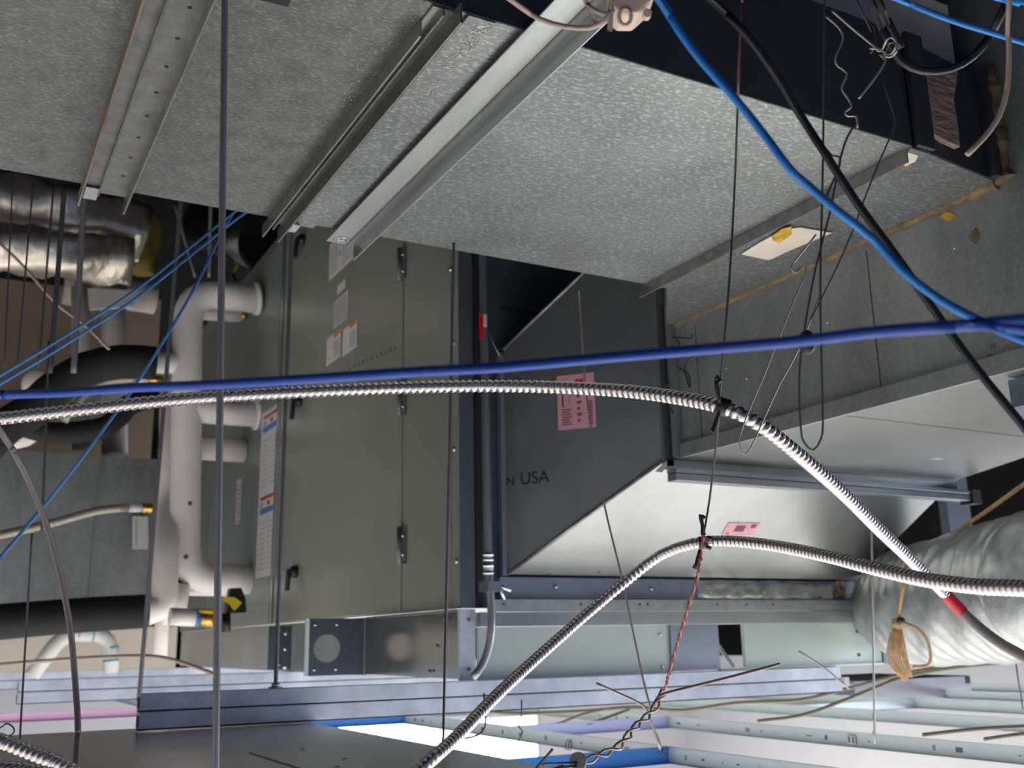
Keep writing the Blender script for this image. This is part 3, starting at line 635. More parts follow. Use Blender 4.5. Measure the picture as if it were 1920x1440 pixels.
obj('wrapped_header_pipe', G().tube(M_insw, cr([PP(120, 540, 7.1), PP(180, 550, 7.1), PP(240, 552, 7.1), PP(292, 560, 7.1)], .1), .11, 14), label='pale wrapped header pipe across the top of the white vertical pipes', cat='pipe')
g = G(); g.prism(M_tagw, [PP(x, y, 6.6) for x, y in ((165, 540), (262, 545), (250, 575), (168, 580))], (0, .03, 0)); obj('white_tape_wrap', g, label='loose white wrap hanging on the vertical pipes', cat='wrap')
def foil(pts, r, lb, seed):
    rnd = random.Random(seed); ph = [rnd.uniform(0, 6.28) for _ in range(6)]; c = cr(pts, .05)
    def rf(rr, d, t): return rr*(1+.10*math.sin(d*19+ph[0]+2*math.sin(t+ph[1]))*math.sin(3*t+ph[2]+d*4)+.06*math.sin(d*47+ph[3]+3*t)+.05*math.sin(5*t+d*9+ph[4]))
    g = G().tube(M_foil, c, r, 40, rf); return obj('foil_wrapped_duct', g, label=lb, cat='duct')
foil([PP(-60, 365, 5.6), PP(40, 385, 5.6), PP(150, 405, 5.6), PP(272, 445, 5.6)], .155, 'upper crumpled foil wrapped duct below the flat duct', 3)
foil([PP(-60, 455, 5.4), PP(40, 468, 5.4), PP(150, 480, 5.4), PP(246, 492, 5.4)], .125, 'lower crumpled foil wrapped duct below the other foil duct', 5)
obj('yellow_batt', G().tube(mat('yellow_glass_wool', (.20, .15, .03), .9, bump=.9, bscale=20), cr([PP(180, 380, 5.9), PP(240, 395, 5.9), PP(285, 420, 5.9), PP(262, 510, 5.9)], .06), .07, 12, lambda r, d, t: r*(1+.2*math.sin(d*30+t*3))), label='strip of yellowish glass wool behind the foil ducts', cat='insulation')
obj('dark_round_duct', G().tube(mat('dark_shiny_duct', (.10, .10, .10), .25, .9), [PP(395, 420, 5.8), PP(500, 455, 5.2)], .17, 24), label='dark shiny round duct end above the white pipes', cat='duct')
g = G().tube(M_pvc, rounded([PP(60, 1268, 6.0), PP(118, 1188, 6.0), PP(207, 1190, 6.0), PP(208, 1262, 6.0)], .09), .040, 14)
for x, y in ((146, 1188), (173, 1189)): g.cyl(M_teal, PP(x, y, 6.0), PP(x+3, y, 6.0), .0412)
for y in (1212, 1236): g.cyl(M_teal, PP(208, y, 6.0), PP(208, y+4, 6.0), .0412)
obj('pvc_drain_pipe', g, label='white plastic drain pipe with blue marks under the black hose', cat='pipe')
obj('beige_panel', G().box(M_beige, -1.6, PP(330, 1230, 7.2).x, 7.2, 7.25, PP(0, 1262, 7.2).z, PP(0, 1178, 7.2).z), label='beige board low behind the plastic drain pipe', cat='board')

# ------------------------------------------------------------------ silver flexible duct on the right
pts = [D(1672, 1140, 3.6), D(1760, 1130, 3.3), D(1860, 1112, 3.0), D(1960, 1098, 2.75), D(2040, 1090, 2.6), D(2400, 1060, 2.3)]
rnd = random.Random(11); ph = [rnd.uniform(0, 6.28) for _ in range(8)]
def rf(rr, d, t): return rr*(1+.016*math.sin(d*95+ph[0]+1.5*math.sin(2*t))+.02*math.sin(4*t+ph[1]+d*7)*math.sin(d*13+ph[2])+.012*math.sin(9*t+d*31+ph[3]))*min(1, .78+d*1.2)
sf = thing('flexible_duct', 'silver jacketed flexible duct leaving to the right of the air handler', 'duct', pts[0])
obj('jacket', G().tube(M_silver, cr(pts, .012), .195, 64, rf), sf)
g = G()
for k in range(12):
    t = k/11; c = D(1664+3*math.sin(k*2), 1098+70*t, 3.34); g.sphere(M_amber, c, .018, (1, .6, 1.5), 6)
obj('amber_mastic', g, sf)
tc = thing('cord_bundle', 'tan cord knotted into a hanging bundle beside the silver duct', 'cord', D(1695, 1275, 3.0))
g = G()
for k in range(9):
    o = (k-4)*2.9; b = random.uniform(-5, 5)
    g.tube(M_tan, cr([D(1683+o*.3, 1168, 3.0), D(1680+o*1.2+b*.3, 1205, 2.98), D(1684+o*1.6, 1240+b, 2.98), D(1698+o*1.0, 1278-abs(o)*1.0+b, 2.98)], .02), .0031, 6)
obj('hanging_strands', g, tc)
obj('loop', G().tube(M_tan, cr([D(1684, 1166, 3.0), D(1715, 1175, 2.97), D(1738, 1200, 2.95), D(1745, 1232, 2.95), D(1738, 1248, 2.95), D(1712, 1250, 2.97)], .02), .0045, 7), tc)
obj('knot', G().sphere(M_black, D(1689, 1163, 2.98), .010, (1.4, 1, 1)).sphere(M_tan, D(1682, 1170, 3.0), .017), tc)
obj('upper_strand', G().tube(M_tan, cr([D(1684, 1164, 3.0), D(1690, 1120, 2.97), D(1695, 1090, 2.97), D(1700, 1050, 3.05)], .02), .005, 7), tc)
obj('tan_cord', G().tube(M_tan, cr([D(1700, 1068, 3.3), D(1735, 1035, 3.2), D(1830, 972, 3.0), D(1930, 900, 2.8)], .03), .006, 7), label='tan cord stretched above the silver duct to the right edge', cat='cord')

# ------------------------------------------------------------------ steel flex conduits
def flexrf(pitch, amp=.26):
    def f(rr, d, t):
        p = (d/pitch+t/(2*math.pi)) % 1.; return rr*(1-amp+amp*abs(math.sin(math.pi*p))**.7)
    return f
def flex(g, l, r, pitch, smooth=None):
    c = run(l); fine = cr(c, .02)
    L = [0]
    for i in range(1, len(fine)): L.append(L[-1]+(fine[i]-fine[i-1]).length)
    n = int(L[-1]/(pitch/11)); out = []; j = 0
    for k in range(n+1):
        s = L[-1]*k/n
        while j < len(L)-2 and L[j+1] < s: j += 1
        out.append(fine[j].lerp(fine[j+1], (s-L[j])/max(1e-9, L[j+1]-L[j])))
    g.tube(M_flex, out, r, 20, flexrf(pitch)); return out
fc = thing('flexible_steel_conduit', 'ribbed steel flex conduit arching across the middle to a red sleeve', 'conduit', D(900, 725, 1.4))
lp = [(-40, 790, 1.34), (0, 785, 1.35), (150, 768, 1.36), (300, 752, 1.38), (450, 741, 1.40), (600, 733, 1.42), (750, 727, 1.45), (900, 724, 1.46), (1040, 726, 1.43), (1180, 734, 1.35), (1290, 749, 1.27), (1360, 765, 1.22), (1420, 793, 1.21), (1500, 855, 1.26), (1580, 925, 1.35), (1650, 995, 1.45), (1710, 1052, 1.54), (1778, 1120, 1.64)]
g = G(); flex(g, lp, .0091, .0096); obj('ribbed_armor', g, fc)
obj('red_sleeve', G().tube(M_redh, [D(1772+k*3.1, 1114+k*3.2, 1.63) for k in range(12)], .0096, 14, lambda r, d, t: r*(1+.05*math.sin(d*700+t))), fc)
obj('inner_cable', G().tube(M_greyl, dp([(1803, 1146, 1.63), (1840, 1180, 1.6), (1880, 1209, 1.56), (1935, 1240, 1.5)]), .0084, 12), fc, label='smooth grey cable beyond the red sleeve')
fc2 = thing('flexible_steel_conduit', 'ribbed steel flex conduit rising from the bottom edge and bending to the right edge', 'conduit', D(1320, 1015, 1.29))
lp = [(770, 1460, .98), (800, 1432, 1.0), (860, 1378, 1.07), (930, 1305, 1.16), (1000, 1240, 1.25), (1090, 1160, 1.33), (1180, 1085, 1.36), (1240, 1040, 1.34), (1300, 1019, 1.30), (1360, 1014, 1.27), (1450, 1023, 1.2), (1550, 1043, 1.1), (1640, 1066, 1.02), (1740, 1088, .94), (1840, 1100, .87), (1960, 1104, .80)]
g = G(); flex(g, lp, .0070, .0070); obj('ribbed_armor', g, fc2)
fc3 = thing('flexible_steel_conduit', 'short ribbed steel flex conduit crossing the lower left corner', 'conduit', D(60, 1405, 1.1))
g = G(); flex(g, [(-60, 1362, 1.1), (0, 1388, 1.1), (60, 1412, 1.1), (110, 1432, 1.1), (170, 1462, 1.1)], .0078, .0065); obj('ribbed_armor', g, fc3)
fc4 = thing('flexible_steel_conduit', 'ribbed steel flex conduit lying along the lower left edge under the other', 'conduit', D(10, 1440, 1.05))
g = G(); flex(g, [(-60, 1436, 1.05), (0, 1440, 1.05), (60, 1446, 1.05), (130, 1460, 1.05)], .0078, .0065); obj('ribbed_armor', g, fc4)

# ------------------------------------------------------------------ cables
def cable(name, label, m, l, r, cat='cable', seg=10, group=None, step=.012, dx=0, dy=0):
    return obj(name, G().tube(m, dp(l, step, dx, dy), r, seg), label=label, cat=cat, group=group)
cable('network_cable', 'royal blue network cable stretched right across above the flex conduit', M_royal, [(-60, 743, .82), (0, 740, .8), (120, 736, .78), (250, 727, .76), (400, 721, .73), (600, 709, .70), (780, 697, .68), (940, 688, .67), (1140, 670, .66), (1340, 653, .64), (1500, 639, .61), (1642, 622, .58), (1793, 611, .55), (1960, 597, .51)], .0035)
cable('network_cable', 'short royal blue cable tail forking off at the right edge', M_royal, [(1830, 609, .535), (1890, 614, .525), (1960, 622, .51)], .0028)
cable('network_cable', 'bright blue cable slanting down from the top to the right edge', M_sky, [(1215, -30, .80), (1240, 5, .79), (1300, 95, .78), (1387, 195, .77), (1440, 262, .76), (1482, 318, .75), (1512, 345, .75), (1570, 395, .74), (1640, 450, .74), (1690, 505, .73), (1760, 560, .72), (1850, 608, .70), (1960, 655, .68)], .0031)
cable('coaxial_cable', 'black cable slanting down from the top to the right edge', M_blackj, [(1300, -30, .92), (1345, 10, .91), (1400, 65, .90), (1455, 140, .90), (1500, 215, .9), (1545, 285, .89), (1610, 385, .88), (1680, 480, .87), (1750, 580, .86), (1830, 690, .85), (1960, 850, .83)], .0036)
cable('network_cable', 'bright blue cable crossing the upper right corner below the other', M_sky, [(1640, -20, 1.02), (1700, 5, 1.02), (1790, 40, 1.01), (1960, 92, 1.0)], .0029)
cable('network_cable', 'bright blue cable cutting the extreme top right corner', M_sky, [(1840, -14, 1.02), (1880, -2, 1.02), (1960, 10, 1.0)], .0029)
cable('coaxial_cable', 'black cable hanging in a loop before the dark duct end', M_blackj, [(1625, -20, 1.06), (1645, 30, 1.06), (1665, 75, 1.06), (1690, 115, 1.06), (1730, 133, 1.06), (1780, 130, 1.06), (1825, 105, 1.06), (1860, 60, 1.06), (1895, -10, 1.06)], .0042)
cable('coaxial_cable', 'second black cable close beside the looped one at the top', M_blackj, [(1640, -20, 1.1), (1655, 20, 1.1), (1672, 55, 1.1), (1690, 90, 1.1)], .0042)
cable('capped_tube', 'thin tan tube hanging bent from the top right corner', M_beigej, [(1893, -20, .97), (1891, 40, .97), (1892, 110, .97), (1888, 170, .97), (1872, 220, .97), (1845, 258, .97), (1813, 290, .97)], .0026, 'tube')
cable('network_cable', 'upper of two parallel light blue cables rising at the left', M_skyl, [(-60, 742, 1.8), (0, 704, 1.85), (100, 644, 1.95), (250, 547, 2.1), (350, 469, 2.25), (430, 405, 2.4), (480, 369, 2.5)], .0030)
cable('network_cable', 'lower of two parallel light blue cables rising at the left', M_skyl, [(-60, 757, 1.8), (0, 720, 1.85), (100, 660, 1.95), (250, 563, 2.1), (350, 485, 2.25), (430, 421, 2.4), (490, 377, 2.5)], .0030)
cable('network_cable', 'single light blue cable running steeply up through the flex conduit crossing', M_skyl, [(-40, 1082, 1.7), (0, 1045, 1.72), (85, 945, 1.8), (160, 850, 1.85), (240, 742, 1.95), (300, 650, 2.05), (365, 540, 2.2), (415, 438, 2.35), (450, 380, 2.5)], .0031)
cable('grey_cable', 'dark grey cable curving down past the lower left corner', M_greyj, [(-15, 785, 1.21), (20, 838, 1.22), (60, 915, 1.25), (92, 1000, 1.27), (115, 1090, 1.28), (132, 1180, 1.28), (141, 1280, 1.27), (146, 1370, 1.24), (140, 1460, 1.2)], .0038)

# hanger wires
def wire(label, m, l, r, name='hanger_wire', group=None, step=.02): return cable(name, label, m, l, r, 'wire', 6, group, step)
def hwire(label, m, x, y, l, r): return None
tw = thing('hanger_wire', 'long hanger wire with red patches carrying both flex conduits', 'wire', D(1310, 1070, 1.28))
LP = [(1393, -30, 1.12), (1388, 60, 1.14), (1383, 200, 1.18), (1376, 380, 1.22), (1365, 560, 1.21), (1352, 700, 1.215), (1344, 820, 1.25), (1330, 940, 1.28), (1318, 1010, 1.275), (1309, 1075, 1.28)]
obj('upper_wire', G().tube(M_wire, dp(LP, .03), .0014, 6), tw)
obj('red_length', G().tube(M_redd, dp([(1391, 5, 1.115), (1386, 100, 1.13), (1383, 185, 1.15)], .03), .0015, 6), tw)
def twist(a, b, r, m1, m2, turns, rad=.0028, off=0):
    g1, g2 = G(), G(); n = turns*10
    A = [Vector(p) for p in cr([D(*q) for q in a], .006)]; n = len(A); g = G()
    for ph_, m in ((0, m1), (math.pi, m2)):
        pts = []
        for k in range(n):
            t = (A[min(k+1, n-1)]-A[max(k-1, 0)]).normalized(); u_ = t.cross(fw).normalized(); v_ = t.cross(u_); an = ph_+2*math.pi*turns*k/n
            pts.append(A[k]+u_*rad*math.cos(an)+v_*rad*math.sin(an))
        g.tube(m, pts, r, 6)
    return g
obj('twisted_length', twist([(1320, 1000, 1.27), (1309, 1075, 1.28), (1290, 1140, 1.29), (1268, 1215, 1.31), (1246, 1295, 1.33)], 0, .0014, M_redp, M_copper, 22, .0016), tw)
obj('twisted_tail', twist([(1246, 1295, 1.36), (1222, 1335, 1.34), (1190, 1365, 1.31), (1160, 1400, 1.28), (1120, 1418, 1.26), (1090, 1432, 1.25)], 0, .0017, M_copper, M_wirel, 4, .0042), tw)
obj('loose_end', G().tube(M_copper, dp([(1225, 1325, 1.35), (1235, 1306, 1.35), (1262, 1296, 1.35), (1340, 1277, 1.36), (1462, 1245, 1.38)], .02), .0021, 7), tw)
c = D(1084, 1428, 1.24); ax_ = (D(1110, 1424, 1.27)-c).normalized()
ds = thing('round_washer', 'round grey washer threaded on the twisted wire at the bottom', 'washer', c)
obj('disc', G().tube(M_rod, [c-ax_*.0022, c+ax_*.0022], .011, 24), ds)
obj('wire_loop', G().tube(M_wire, dp([(1084, 1430, 1.24), (1040, 1432, 1.22), (1012, 1434, 1.2), (998, 1450, 1.2)], .01), .0016, 6).tube(M_wire, dp([(1084, 1436, 1.24), (1040, 1442, 1.22), (1000, 1456, 1.2)], .01), .0016, 6), ds)
# ties
def tie(label, band, tails, thick=.0042):
    t = thing('cable_tie', label, 'tie', band[0]); ctr, axis, R_ = band
    axis = Vector(axis).normalized(); obj('band', G().tube(M_black, [ctr-axis*.008, ctr-axis*.006, ctr+axis*.006, ctr+axis*.008], [R_*.9, R_, R_, R_*.9], 18), t)
    for l in tails:
        p = dp(l, .004); n = len(p); obj('tail', G().tube(M_black, p, [thick*(.45+.3*abs(math.sin(3*k/n))+(.5 if k > n*.8 else 0)) for k in range(n)], 8), t)
tie('black tie strapping the upper flex conduit to the hanger wire', (D(1355, 762, 1.22), D(1375, 770, 1.22)-D(1335, 756, 1.22), .0108), [[(1350, 755, 1.21), (1346, 735, 1.21), (1344, 718, 1.21), (1350, 712, 1.21), (1342, 709, 1.21)], [(1348, 772, 1.21), (1343, 790, 1.21), (1338, 805, 1.21), (1335, 809, 1.21)]])
tie('black tie around the lower flex conduit at the wire crossing', (D(1322, 1017, 1.29), D(1340, 1016, 1.29)-D(1300, 1019, 1.29), .0080), [[(1316, 1004, 1.27), (1317, 985, 1.275), (1313, 966, 1.275), (1320, 972, 1.275)], [(1326, 1006, 1.275), (1334, 1010, 1.275)], [(1324, 1025, 1.275), (1333, 1028, 1.275)], [(1312, 1030, 1.275), (1308, 1050, 1.275), (1303, 1066, 1.275)]], .0034)
gW = 'thin suspension wires at the left'
def vw(lb, x0, y0, x1, y1, d, r, m=M_wire): return wire(lb, m, [(x0, y0, d), ((x0+x1)/2, (y0+y1)/2, d), (x1, y1, d)], r)
vw('dark thick wire in front of the foil ducts', 121, 348, 94, 700, 2.6, .0062); vw('dark wire hanging beside the white vertical pipes', 92, 640, 78, 1000, 2.6, .0035)
vw('grey hanger rod passing before the foil duct end', 158, 362, 138, 700, 2.8, .008, M_rod)
vw('thin wire reaching down to the lower left corner', 60, 1000, 37, 1385, 1.7, .0017); vw('thin wire along the left edge before the foil', 24, 330, 8, 690, 2.6, .002)
vw('thin wire between the left edge and the dark thick wire', 62, 345, 32, 690, 2.6, .0022)
vw('thin wire close left of the grey hanger rod', 101, 345, 72, 690, 2.7, .0028)
vw('thin wire crossing the dark recess toward the valve', 395, 380, 392, 520, 4, .007, M_rod); vw('slanting thin wire in the dark recess', 328, 385, 366, 520, 4.2, .006, M_rod)
wire('pale cord slanting down across the tan wall', M_beigej, [(-30, 430, 3.2), (40, 495, 3.2), (105, 568, 3.2), (160, 610, 3.2), (205, 655, 3.2)], .0045)
vw('thin dark wire hanging down before the access door edge', 851, 455, 831, 1392, 1.95, .0028)
vw('pale wire hanging near the air handler end post', 1634, 975, 1640, 1395, 2.4, .0026, M_wirel)
wire('fine pale wire hanging before the tapered transition', M_wirel, [(1085, 545, 2.1), (1100, 740, 2.05), (1130, 930, 2.0), (1165, 1080, 1.95), (1205, 1270, 1.9), (1222, 1335, 1.88)], .0022)
wire('stray pale wire pointing at the twisted wire bend', M_wirel, [(1118, 1281, 1.9), (1160, 1300, 1.9), (1205, 1322, 1.9), (1218, 1345, 1.9), (1228, 1375, 1.9), (1238, 1405, 1.9)], .0024)
wire('short stray wire above the dark rail end', M_wirel, [(1498, 1221, 2.3), (1545, 1252, 2.3), (1592, 1292, 2.3)], .002)
wire('thin wire curling below the lower flex conduit', M_wire, [(907, 1300, 1.9), (911, 1350, 1.9), (904, 1372, 1.9), (885, 1382, 1.9), (845, 1388, 1.9)], .0016)
wire('small wire ring at the lower left', M_wire, [(0, 1365, 1.5), (14, 1357, 1.5), (26, 1366, 1.5), (24, 1376, 1.5), (8, 1381, 1.5), (-6, 1374, 1.5)], .0012, step=.003)
# hooked wires at the upper right
wire('wire with a large curled hook near the top right', M_wirel, [(1630, 91, 1.05), (1650, 92, 1.05), (1660, 100, 1.05), (1668, 80, 1.05), (1680, 84, 1.04), (1672, 100, 1.05), (1655, 102, 1.05)], .0012, 'hooked_wire', step=.004)
wire('long looped wire from the curled hook to the blue cable', M_wirel, [(1560, 20, 1.05), (1600, 55, 1.05), (1640, 88, 1.05), (1648, 96, 1.05), (1655, 92, 1.05), (1662, 75, 1.04), (1672, 70, 1.04), (1682, 82, 1.04), (1680, 98, 1.04), (1668, 107, 1.05), (1648, 103, 1.05), (1660, 112, 1.05), (1645, 140, 1.05), (1610, 185, 1.05)], .0013, 'hooked_wire', step=.004)
wire('crinkled wire dangling over the dark duct side', M_wirel, [(1548, 30, 1.06), (1575, 55, 1.06), (1580, 75, 1.06), (1566, 110, 1.06), (1572, 125, 1.06), (1588, 138, 1.06), (1578, 165, 1.06), (1590, 185, 1.06), (1596, 200, 1.06), (1584, 210, 1.06), (1590, 218, 1.06), (1605, 218, 1.06), (1608, 240, 1.06)], .0011, 'hooked_wire', step=.004)
wire('wire bowing out beside the collar corner', M_wire, [(1655, 150, 1.04), (1668, 190, 1.04), (1678, 225, 1.04), (1672, 250, 1.04), (1650, 300, 1.04), (1620, 375, 1.04), (1600, 430, 1.04), (1570, 500, 1.04), (1540, 560, 1.04), (1520, 600, 1.03)], .0009, 'hooked_wire')
wire('dark wire looping low in a narrow U by the black magnet', M_wire, [(1546, -20, .98), (1545, 120, .98), (1543, 300, .98), (1540, 430, .98), (1538, 560, .98), (1541, 700, .98), (1543, 790, .98), (1540, 822, .98), (1525, 844, .98), (1508, 830, .98), (1501, 800, .98), (1499, 700, .98), (1508, 620, .98), (1530, 500, .98), (1556, 400, .98), (1575, 300, .98), (1590, 255, .98), (1605, 232, .98)], .0011, 'looped_wire')
wire('fine wire looping in a slanted U left of the magnet', M_wirel, [(1530, 440, 1.1), (1498, 480, 1.1), (1484, 500, 1.1), (1492, 512, 1.1), (1508, 498, 1.1), (1510, 512, 1.1), (1490, 560, 1.1), (1462, 630, 1.1), (1430, 710, 1.1), (1400, 780, 1.1), (1386, 825, 1.1), (1392, 850, 1.1), (1405, 845, 1.1), (1430, 790, 1.1), (1462, 720, 1.1), (1500, 650, 1.1), (1540, 545, 1.1)], .0009, 'looped_wire')
wire('short curled wire over the black cable', M_wire, [(1545, 275, 1.0), (1560, 292, 1.0), (1575, 295, 1.0), (1572, 318, 1.0), (1553, 360, 1.0), (1548, 378, 1.0)], .0012, 'hooked_wire')
wire('faint wire arching beside the looped black cable', M_wire, [(1600, -10, 1.07), (1620, 30, 1.07), (1638, 50, 1.07), (1642, 80, 1.07), (1632, 100, 1.07)], .0011, 'hooked_wire')
mg = thing('round_magnet', 'small black round magnet with a red dot behind the royal blue cable', 'magnet', D(1513, 642, .96))
c = D(1513, 642, .96); obj('body', G().sphere(M_black, c, .0105, (.75, .8, 1.15)), mg); obj('red_dot', G().sphere(M_redh, D(1497, 633, .955), .003), mg)

# cream junction box at the top
jb = thing('cream_plastic_box', 'cream plastic box with a mounting lug at the top edge', 'box', D(1190, 20, .95))
g = G(); pl = [D(x, y, .93) for x, y in ((1146, -70), (1236, -70), (1228, -5), (1196, 24), (1166, 24), (1148, 8))]; g.prism(M_box, pl, fw*.05); obj('housing', g, jb, bevel=.002)
g = G(); c = D(1172, 32, .93); pts = [c+rt2*.0055*math.cos(t)+up2*.0075*math.sin(t) for t in [2*math.pi*k/20 for k in range(21)]]; g.tube(M_box, pts, .002, 8, caps=False); obj('mounting_lug', g, jb)
g = G(); c = D(1214, 24, .93); g.cyl(M_box, c, c+fw*.01, .004, 12); obj('mounting_post', g, jb)
cable('looped_lead', 'pale pinkish lead sagging in a loop under the cream box', M_beigej, [(930, -20, .95), (965, 5, .95), (1010, 35, .95), (1060, 50, .94), (1105, 52, .94), (1135, 38, .93), (1146, 10, .93), (1148, -20, .93)], .0024)
cable('looped_lead', 'short pale lead tucked beside the cream box', M_beigej, [(1085, -25, .94), (1100, 5, .94), (1120, 22, .93), (1140, 27, .93), (1150, 18, .93)], .0022)

g = G(); g.obox(M_post, P(1897, 765, 'Z', ZB-.06), (.10, 0, 0), (0, -.10, 0), (0, 0, .055)); obj('small_metal_box', g, label='small dark metal box under the plenum duct at the right edge', cat='box')
g = G(); a = P(1786, 1030, 'Y', 3.4); b = P(1812, 900, 'Y', 3.4); g.box(M_post, a.x, b.x, 3.4, 3.45, a.z-.1, b.z+.3); obj('steel_post', g, label='dark blue steel post behind the tan cord', cat='post')
g = G(); g.prism(M_yellow, [PP(x, y, 5.1) for x, y in ((437, 512), (443, 496), (447, 498), (441, 514))], (0, .02, 0)); g.cyl(M_black, PP(438, 513, 5.1), PP(440, 528, 5.1), .01); obj('valve_lever', g, label='tiny yellow valve lever above the upper white pipe', cat='lever')
g = G(); c = P(1588, 1284, 'Y', 3.2); g.box(M_tagw, c.x-.05, c.x+.04, 3.2, 3.215, c.z-.015, c.z); g.box(M_tagw, c.x-.01, c.x+.015, 3.2, 3.215, c.z, c.z+.03); obj('white_clip', g, label='white clip at the tip of the stray wire by the rail end', cat='clip')
# blanket and boards above the collar, upper right
obj('insulation_blanket', G().hexa(M_insw, [(1.42, 1.32, 1.15), (1.95, 1.25, 1.15), (1.72, 2.2, 1.15), (1.42, 2.2, 1.15), (1.42, 1.32, 1.30), (1.95, 1.25, 1.30), (1.72, 2.2, 1.30), (1.42, 2.2, 1.30)]) if False else G().box(M_insw, 1.30, XM-.03, 1.20, 1.9, 1.09, 1.26), label='pale insulation blanket lying on top of the flat duct', cat='insulation')

# ------------------------------------------------------------------ ceiling grid
ZG = -.25
def tee(name, label, m, x0, x1, y0, y1, z=ZG, group=None, marks=False):
    t = thing(name, label, 'ceiling tee', ((x0+x1)/2, (y0+y1)/2, z-.038), group); a = x1-x0 > y1-y0; g = G()
    if a:
        y = (y0+y1)/2; g.box(m, x0, x1, y-.0008, y+.0008, z-.037, z-.004); g.box(m, x0, x1, y-.0035, y+.0035, z-.006, z); g.box(m, x0, x1, y-.012, y+.012, z-.038, z-.037)
    else:
        x = (x0+x1)/2; g.box(m, x-.0008, x+.0008, y0, y1, z-.037, z-.004); g.box(m, x-.0035, x+.0035, y0, y1, z-.006, z); g.box(m, x-.012, x+.012, y0, y1, z-.038, z-.037)
    obj('tee_profile', g, t)
    if marks:
        g = G(); x = (x0+x1)/2; k = y0+.1; rr = random.Random(int(x*100))
        while k < y1-.05:
            w = rr.choice((.006, .01, .02)); h = rr.choice((.003, .006, .012)); g.box(rr.choice((M_grey, M_rod, M_clear)), x-.0012, x-.0008, k, k+w, z-.02-h/2, z-.02+h/2); k += rr.uniform(.05, .16)
        obj('punched_slot', g, t, label='punched slots along the web')
tees = [(1.565, 'main ceiling tee crossed by the twisted wire', .9, 4.0), (2.165, 'main ceiling tee with clips along the bottom right', .6, 5.0), (2.85, 'main ceiling tee next behind the one with clips', .6, 5.6), (3.46, 'main ceiling tee under the lilac grey box', 1.2, 6.5), (4.07, 'main ceiling tee beyond the lilac grey box', 1.6, 7.5), (4.68, 'farthest main ceiling tee at the right', 1.8, 8.5)]
for x, lb, y0, y1 in tees: tee('main_tee', lb, M_tee, x-.001, x+.001, y0, y1, marks=x < 2.5)
for x in (.955, .33): pass
tee('cross_tee', 'bright blue filmed cross tee beyond the fixture corner', M_blues, .96, 1.562, 3.72, 3.722)
tee('cross_tee', 'blue tinted cross tee between the middle main tees', mat('blue_pink_tee', (.45, .48, .75), .4), 1.568, 2.162, 2.9, 2.902)
tee('cross_tee', 'dark blue cross tee at the bottom beside the washer', M_blues, .96, 1.562, 2.10, 2.102)
tee('cross_tee', 'cross tee from the right main tees to the back', M_tee, 2.168, 2.847, 4.1, 4.102)
tee('cross_tee', 'pink filmed cross tee at the far left', M_pinks, -1.2, .95, 4.95, 4.952)
tee('cross_tee', 'cross tee joining the main tees behind the lilac box', M_tee, 2.853, 3.457, 3.0, 3.002)
tee('main_tee', 'main ceiling tee ending near the rail end on the left', M_tee, .949, .951, 3.2, 7.0)
# clips and tie wires on the tees
for i, (x, y, lb) in enumerate(((1066, 1398, 'small zinc clip on the main tee left of the twisted wire'), (1598, 1386, 'small zinc clip on the bottom right main tee'))):
    X = 1.563 if i == 0 else 2.163; p = P(x, y, 'X', X); g = G().box(M_clear, X-.004, X-.001, p.y-.014, p.y+.014, p.z-.012, p.z+.010).box(M_strutD, X-.005, X-.004, p.y-.008, p.y-.005, p.z-.009, p.z+.007).box(M_strutD, X-.005, X-.004, p.y+.006, p.y+.009, p.z-.009, p.z+.007); obj('tee_clip', g, label=lb, cat='clip')
wire('crinkled tie wire hooked on the bottom right main tee', M_wire, [(1640, 1320, 2.7), (1637, 1345, 2.7), (1641, 1360, 2.7), (1636, 1378, 2.7), (1637, 1386, 2.7)], .0018, 'tie_wire')
wire('twisted tie wire hanging over the left main tee', M_wire, [(978, 1312, 2.6), (977, 1350, 2.6), (972, 1362, 2.6), (980, 1372, 2.6), (972, 1390, 2.6)], .002, 'tie_wire')
wire('looped tie wire end below the stray wire', M_wire, [(1228, 1370, 2.2), (1238, 1395, 2.2), (1234, 1412, 2.2), (1240, 1416, 2.2), (1243, 1402, 2.2)], .0016, 'tie_wire')
wire('tie wire hanging at the far right over the grid', M_wire, [(1905, 1245, 2.9), (1910, 1280, 2.9), (1914, 1300, 2.9), (1918, 1330, 2.9)], .002, 'tie_wire')
M_oliv = mat('olive_cable', (.20, .18, .13), .6)
cable('low_voltage_cable', 'olive brown cable lying over the grid under the strut rail', M_oliv, [(900, 1332, 3.6), (970, 1338, 3.6), (1100, 1333, 3.6), (1190, 1326, 3.6), (1280, 1332, 3.6), (1380, 1318, 3.6), (1500, 1312, 3.6), (1600, 1288, 3.6), (1700, 1262, 3.6), (1830, 1240, 3.6)], .006, step=.04)
cable('low_voltage_cable', 'olive brown cable branching low to the left main tee', M_oliv, [(1000, 1366, 3.3), (1050, 1356, 3.35), (1090, 1340, 3.4), (1140, 1329, 3.5)], .0045, step=.04)
cable('low_voltage_cable', 'second olive brown cable sagging to the left main tee', M_oliv, [(1008, 1368, 3.2), (1080, 1364, 3.25), (1130, 1348, 3.3), (1180, 1330, 3.4)], .0045, step=.04)
cable('low_voltage_cable', 'grey brown cable sweeping from the grid up to the cord bundle', M_oliv, [(1420, 1352, 3.3), (1500, 1342, 3.3), (1560, 1322, 3.3), (1640, 1290, 3.3), (1700, 1268, 3.3), (1790, 1252, 3.3), (1930, 1238, 3.3)], .0055, step=.04)
cable('low_voltage_cable', 'dark cable running flat to the right edge above the clips', M_oliv, [(1730, 1378, 2.6), (1820, 1368, 2.6), (1880, 1364, 2.6), (1960, 1360, 2.6)], .005, step=.04)
